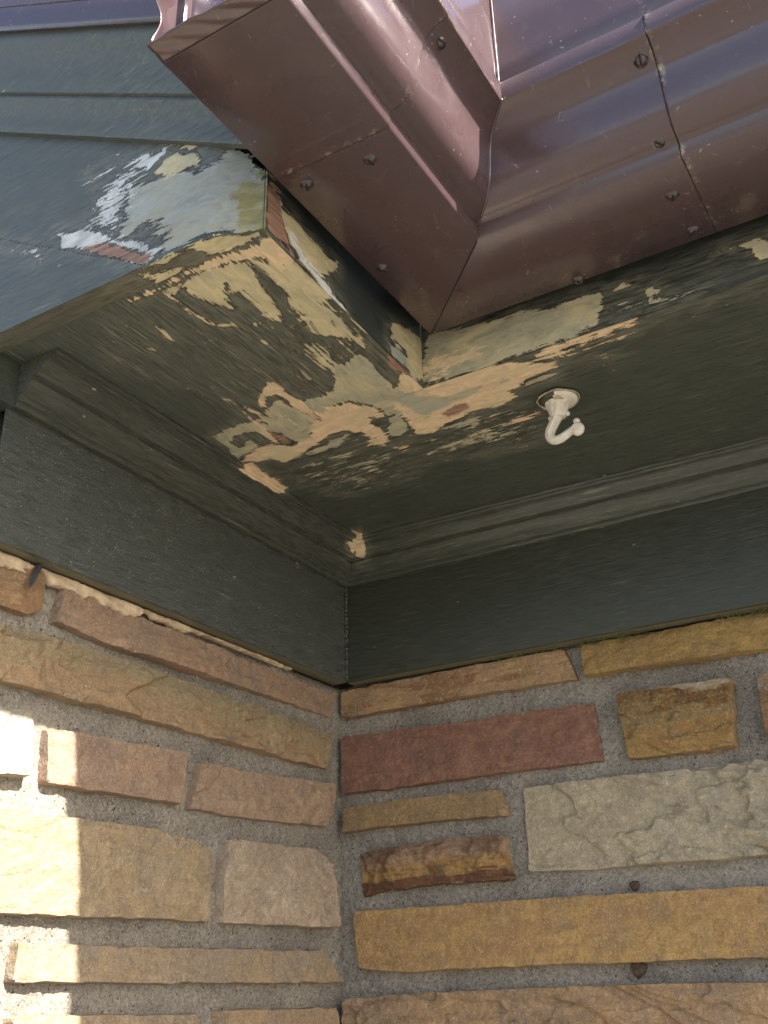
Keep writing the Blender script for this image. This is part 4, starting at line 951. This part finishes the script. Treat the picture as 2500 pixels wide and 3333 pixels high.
# caulk blob on the plate and the torn paint ring round it
V, Fc = lathe(HC + Vector((.0125, .004, -.0062)), [(.0085, -.002), (.0075, .001), (.004, .0022), (0, .0026)], 20, lambda t, z: .22 * math.sin(3 * t + 1) + .12 * math.sin(7 * t))
mesh_obj('caulk_spot', V, Fc, simple_mat('caulk_olive', (.40, .37, .19), .7, .2, 120, .3), hk)
V = []; Fc = []
seg = 72
for k in range(seg):
    t = 2 * math.pi * k / seg
    r0 = .0283 + .0008 * math.sin(5 * t); r1 = r0 + .0016 + .0014 * abs(math.sin(3.3 * t + 1)) * (1 if math.cos(t - 2.6) < .5 else .3)
    for r, z in ((r0, .0006), (r0 + .0003, .0018), (r1, .0004)):
        V.append((HC.x + r * math.cos(t), HC.y + r * math.sin(t), HC.z - z))
for k in range(seg):
    a = k * 3; b = ((k + 1) % seg) * 3
    Fc += [(a, b, b + 1, a + 1), (a + 1, b + 1, b + 2, a + 2)]
mesh_obj('paint_ring', V, Fc, simple_mat('ring_paint', (.42, .35, .24), .8, .6, 220, .4), hk)
V, Fc = lathe(HC, [(.0268, -.001), (.0281, -.0012), (.0283, .0005), (.0270, .0008)], 48, lambda t, z: .025 * math.sin(3 * t) + .012 * math.sin(11 * t))
mesh_obj('shadow_gap', V, Fc, M_DARKGAP, hk)  # dark ring stands in for the shadow gap round the plate
# bell with pressed leaf pattern
def leaf(t, dz):
    return .06 * math.cos(9 * t + dz * 260) * (1 if .008 < dz < .026 else .3)
V, Fc = lathe(HC + Vector((0, -.002, 0)), [(.0185, .0055), (.0170, .0068), (.0160, .0090), (.0152, .0120), (.0143, .0160), (.0132, .020), (.0122, .0235),
     (.0112, .0262), (.0098, .0280), (.0070, .0290), (0, .0292)], 60, leaf)
mesh_obj('bell', V, Fc, M_HOOK, hk)
for sg in (-1, 1):
    bm = bmesh.new(); bmesh.ops.create_uvsphere(bm, u_segments=16, v_segments=10, radius=.0036)
    bmesh.ops.translate(bm, verts=bm.verts, vec=(HC.x, HC.y - .002 + sg * .0128, HC.z - .0262))
    V = [tuple(v.co) for v in bm.verts]; Fc = [tuple(v.index for v in f.verts) for f in bm.faces]; bm.free()
    mesh_obj('bell_curl', V, Fc, M_HOOK, hk)
for kx in range(-1, 2):       # raised veins of the leaf pattern facing the room
    for j in range(4):
        pass
# fluted strap, swept as a J
def bez(P, n):
    out = []
    for i in range(len(P) - 1):
        p0 = P[max(i - 1, 0)]; p1 = P[i]; p2 = P[i + 1]; p3 = P[min(i + 2, len(P) - 1)]
        for k in range(n):
            t = k / n
            out.append(tuple(.5 * ((2 * p1[j]) + (-p0[j] + p2[j]) * t + (2 * p0[j] - 5 * p1[j] + 4 * p2[j] - p3[j]) * t * t + (-p0[j] + 3 * p1[j] - 3 * p2[j] + p3[j]) * t ** 3) for j in range(2)))
    out.append(tuple(P[-1])); return out
path = bez([(-.0045, .026), (-.0095, .034), (-.0165, .0455), (-.0185, .054), (-.0135, .0615), (-.0040, .0625), (.0050, .0590), (.0125, .0555), (.0180, .0535)], 8)
V = []; segs = 28
for i, (y_, d_) in enumerate(path):
    a = path[max(i - 1, 0)]; b = path[min(i + 1, len(path) - 1)]
    tx, tz = b[0] - a[0], b[1] - a[1]; L = math.hypot(tx, tz); tx /= L; tz /= L
    ny, nz = -tz, tx
    q = i / (len(path) - 1)
    wth = .0078 * (1 - q) + .0055 * q; thk = .0072 * (1 - q) + .0046 * q
    for k in range(segs):
        t = 2 * math.pi * k / segs
        fl2 = 1 + .13 * math.cos(8 * t)
        ox = wth * math.cos(t) * fl2; on = thk * math.sin(t) * fl2
        V.append((HC.x + ox, HC.y + y_ + ny * on, HC.z - (d_ + nz * on)))
Fc = []
for i in range(len(path) - 1):
    for k in range(segs):
        Fc.append((i * segs + k, i * segs + (k + 1) % segs, (i + 1) * segs + (k + 1) % segs, (i + 1) * segs + k))
Fc += [tuple(range(segs))[::-1], tuple((len(path) - 1) * segs + k for k in range(segs))]
o = mesh_obj('hook_arm', V, Fc, M_HOOK, hk); recalc(o)
# curled finial: scroll disc and knob
def ball(name, c, r, sc=(1, 1, 1)):
    bm = bmesh.new(); bmesh.ops.create_uvsphere(bm, u_segments=24, v_segments=16, radius=r)
    bmesh.ops.scale(bm, verts=bm.verts, vec=sc)
    bmesh.ops.translate(bm, verts=bm.verts, vec=c)
    V = [tuple(v.co) for v in bm.verts]; Fc = [tuple(v.index for v in f.verts) for f in bm.faces]; bm.free()
    return mesh_obj(name, V, Fc, M_HOOK, hk)
ball('finial', HC + Vector((.001, .0235, -.0555)), .0095, (.8, 1, 1.08))
ball('knob', HC + Vector((0, .0228, -.0425)), .0049)
sp = []
for i in range(60):
    t = i / 59 * 2 * math.pi * 1.5; r = .0014 + .0052 * i / 59
    sp.append((HC.x + .0074, HC.y + .0235 + r * math.cos(t), HC.z - .0560 + r * math.sin(t)))
V, Fc = tube(sp, .0011, 8); mesh_obj('scroll', V, Fc, M_HOOK, hk)

# ------------------------------------------------------------------ nails
mn = simple_mat('old_nail', (.035, .035, .042), .45, .3, 200, .3, .8)
nl = empty('nail', (.713, -.012, -.012), 'thick dark cut nail poking down out of the filler under the left frieze', 'nail')
P0 = Vector((.7065, -.016, -.004)); P1 = Vector((.7275, -.004, -.0430))
V, Fc = tube([tuple(P0.lerp(P1, t)) for t in (0, .35, .7, .9, 1)], [.0042, .0040, .0034, .0022, .0008], 6)
mesh_obj('nail_shank', V, Fc, mn, nl, smooth=False)
n2 = empty('nail', (.762, .0, .057), 'small thin bent nail sticking out of the left frieze board', 'nail')
V, Fc = tube([(.7495, -.001, .0685), (.752, .004, .066), (.764, .0085, .054), (.7705, .010, .0475)], [.0014, .0013, .0012, .0010], 8)
mesh_obj('nail_shank', V, Fc, simple_mat('dull_nail', (.10, .10, .08), .5), n2)

# ------------------------------------------------------------------ moss
V = []; Fc = []
for (y_, z_) in DATA['moss']:
    for k in range(80):
        c = Vector((-.016 + random.gauss(0, .003), y_ + random.gauss(0, .010), min(z_, -.004) + random.gauss(0, .0028)))
        a = Vector((random.gauss(0, 1), random.gauss(0, 1), random.gauss(0, 1))).normalized() * random.uniform(.0012, .003)
        b = a.cross(Vector((random.gauss(0, 1), random.gauss(0, 1), random.gauss(0, 1))).normalized()) * .5
        i0 = len(V); V += [tuple(c - a), tuple(c + b), tuple(c + a)]; Fc.append((i0, i0 + 1, i0 + 2))
ms = mesh_obj('moss', V, Fc, simple_mat('moss_green', (.11, .13, .025), .9, .5, 300), None, smooth=False)
tag(ms, 'green moss tufts along the top of the right stones under the frieze', 'moss', kind='stuff')

# ------------------------------------------------------------------ rusty plugs in the mortar
mp_ = simple_mat('rust_plug', (.075, .05, .032), .9, .4, 150, .6)
for i, (y_, z_) in enumerate(DATA['plugs']):
    V = []; Fc = []; seg = 26
    pr = [(.0, .006), (.006, .0055), (.0105, .004), (.0125, -.002)]
    for r, h in pr:
        for k in range(seg):
            t = 2 * math.pi * k / seg
            rr_ = r * (.6 if i == 0 else .95) * (1 + .10 * math.sin(3 * t + i) + .06 * math.sin(7 * t))
            V.append((-.039 + h + .0006 * math.sin(5 * t), y_ + rr_ * math.cos(t), z_ + rr_ * math.sin(t)))
    for q in range(len(pr) - 1):
        for k in range(seg):
            Fc.append((q * seg + k, q * seg + (k + 1) % seg, (q + 1) * seg + (k + 1) % seg, (q + 1) * seg + k))
    o = mesh_obj('mortar_plug', V, Fc, mp_, None)
    tag(o, ['dark round plug in the mortar above the long orange stone', 'dark round plug in the mortar below the long orange stone'][i], 'plug', 'plugs in the right wall mortar')
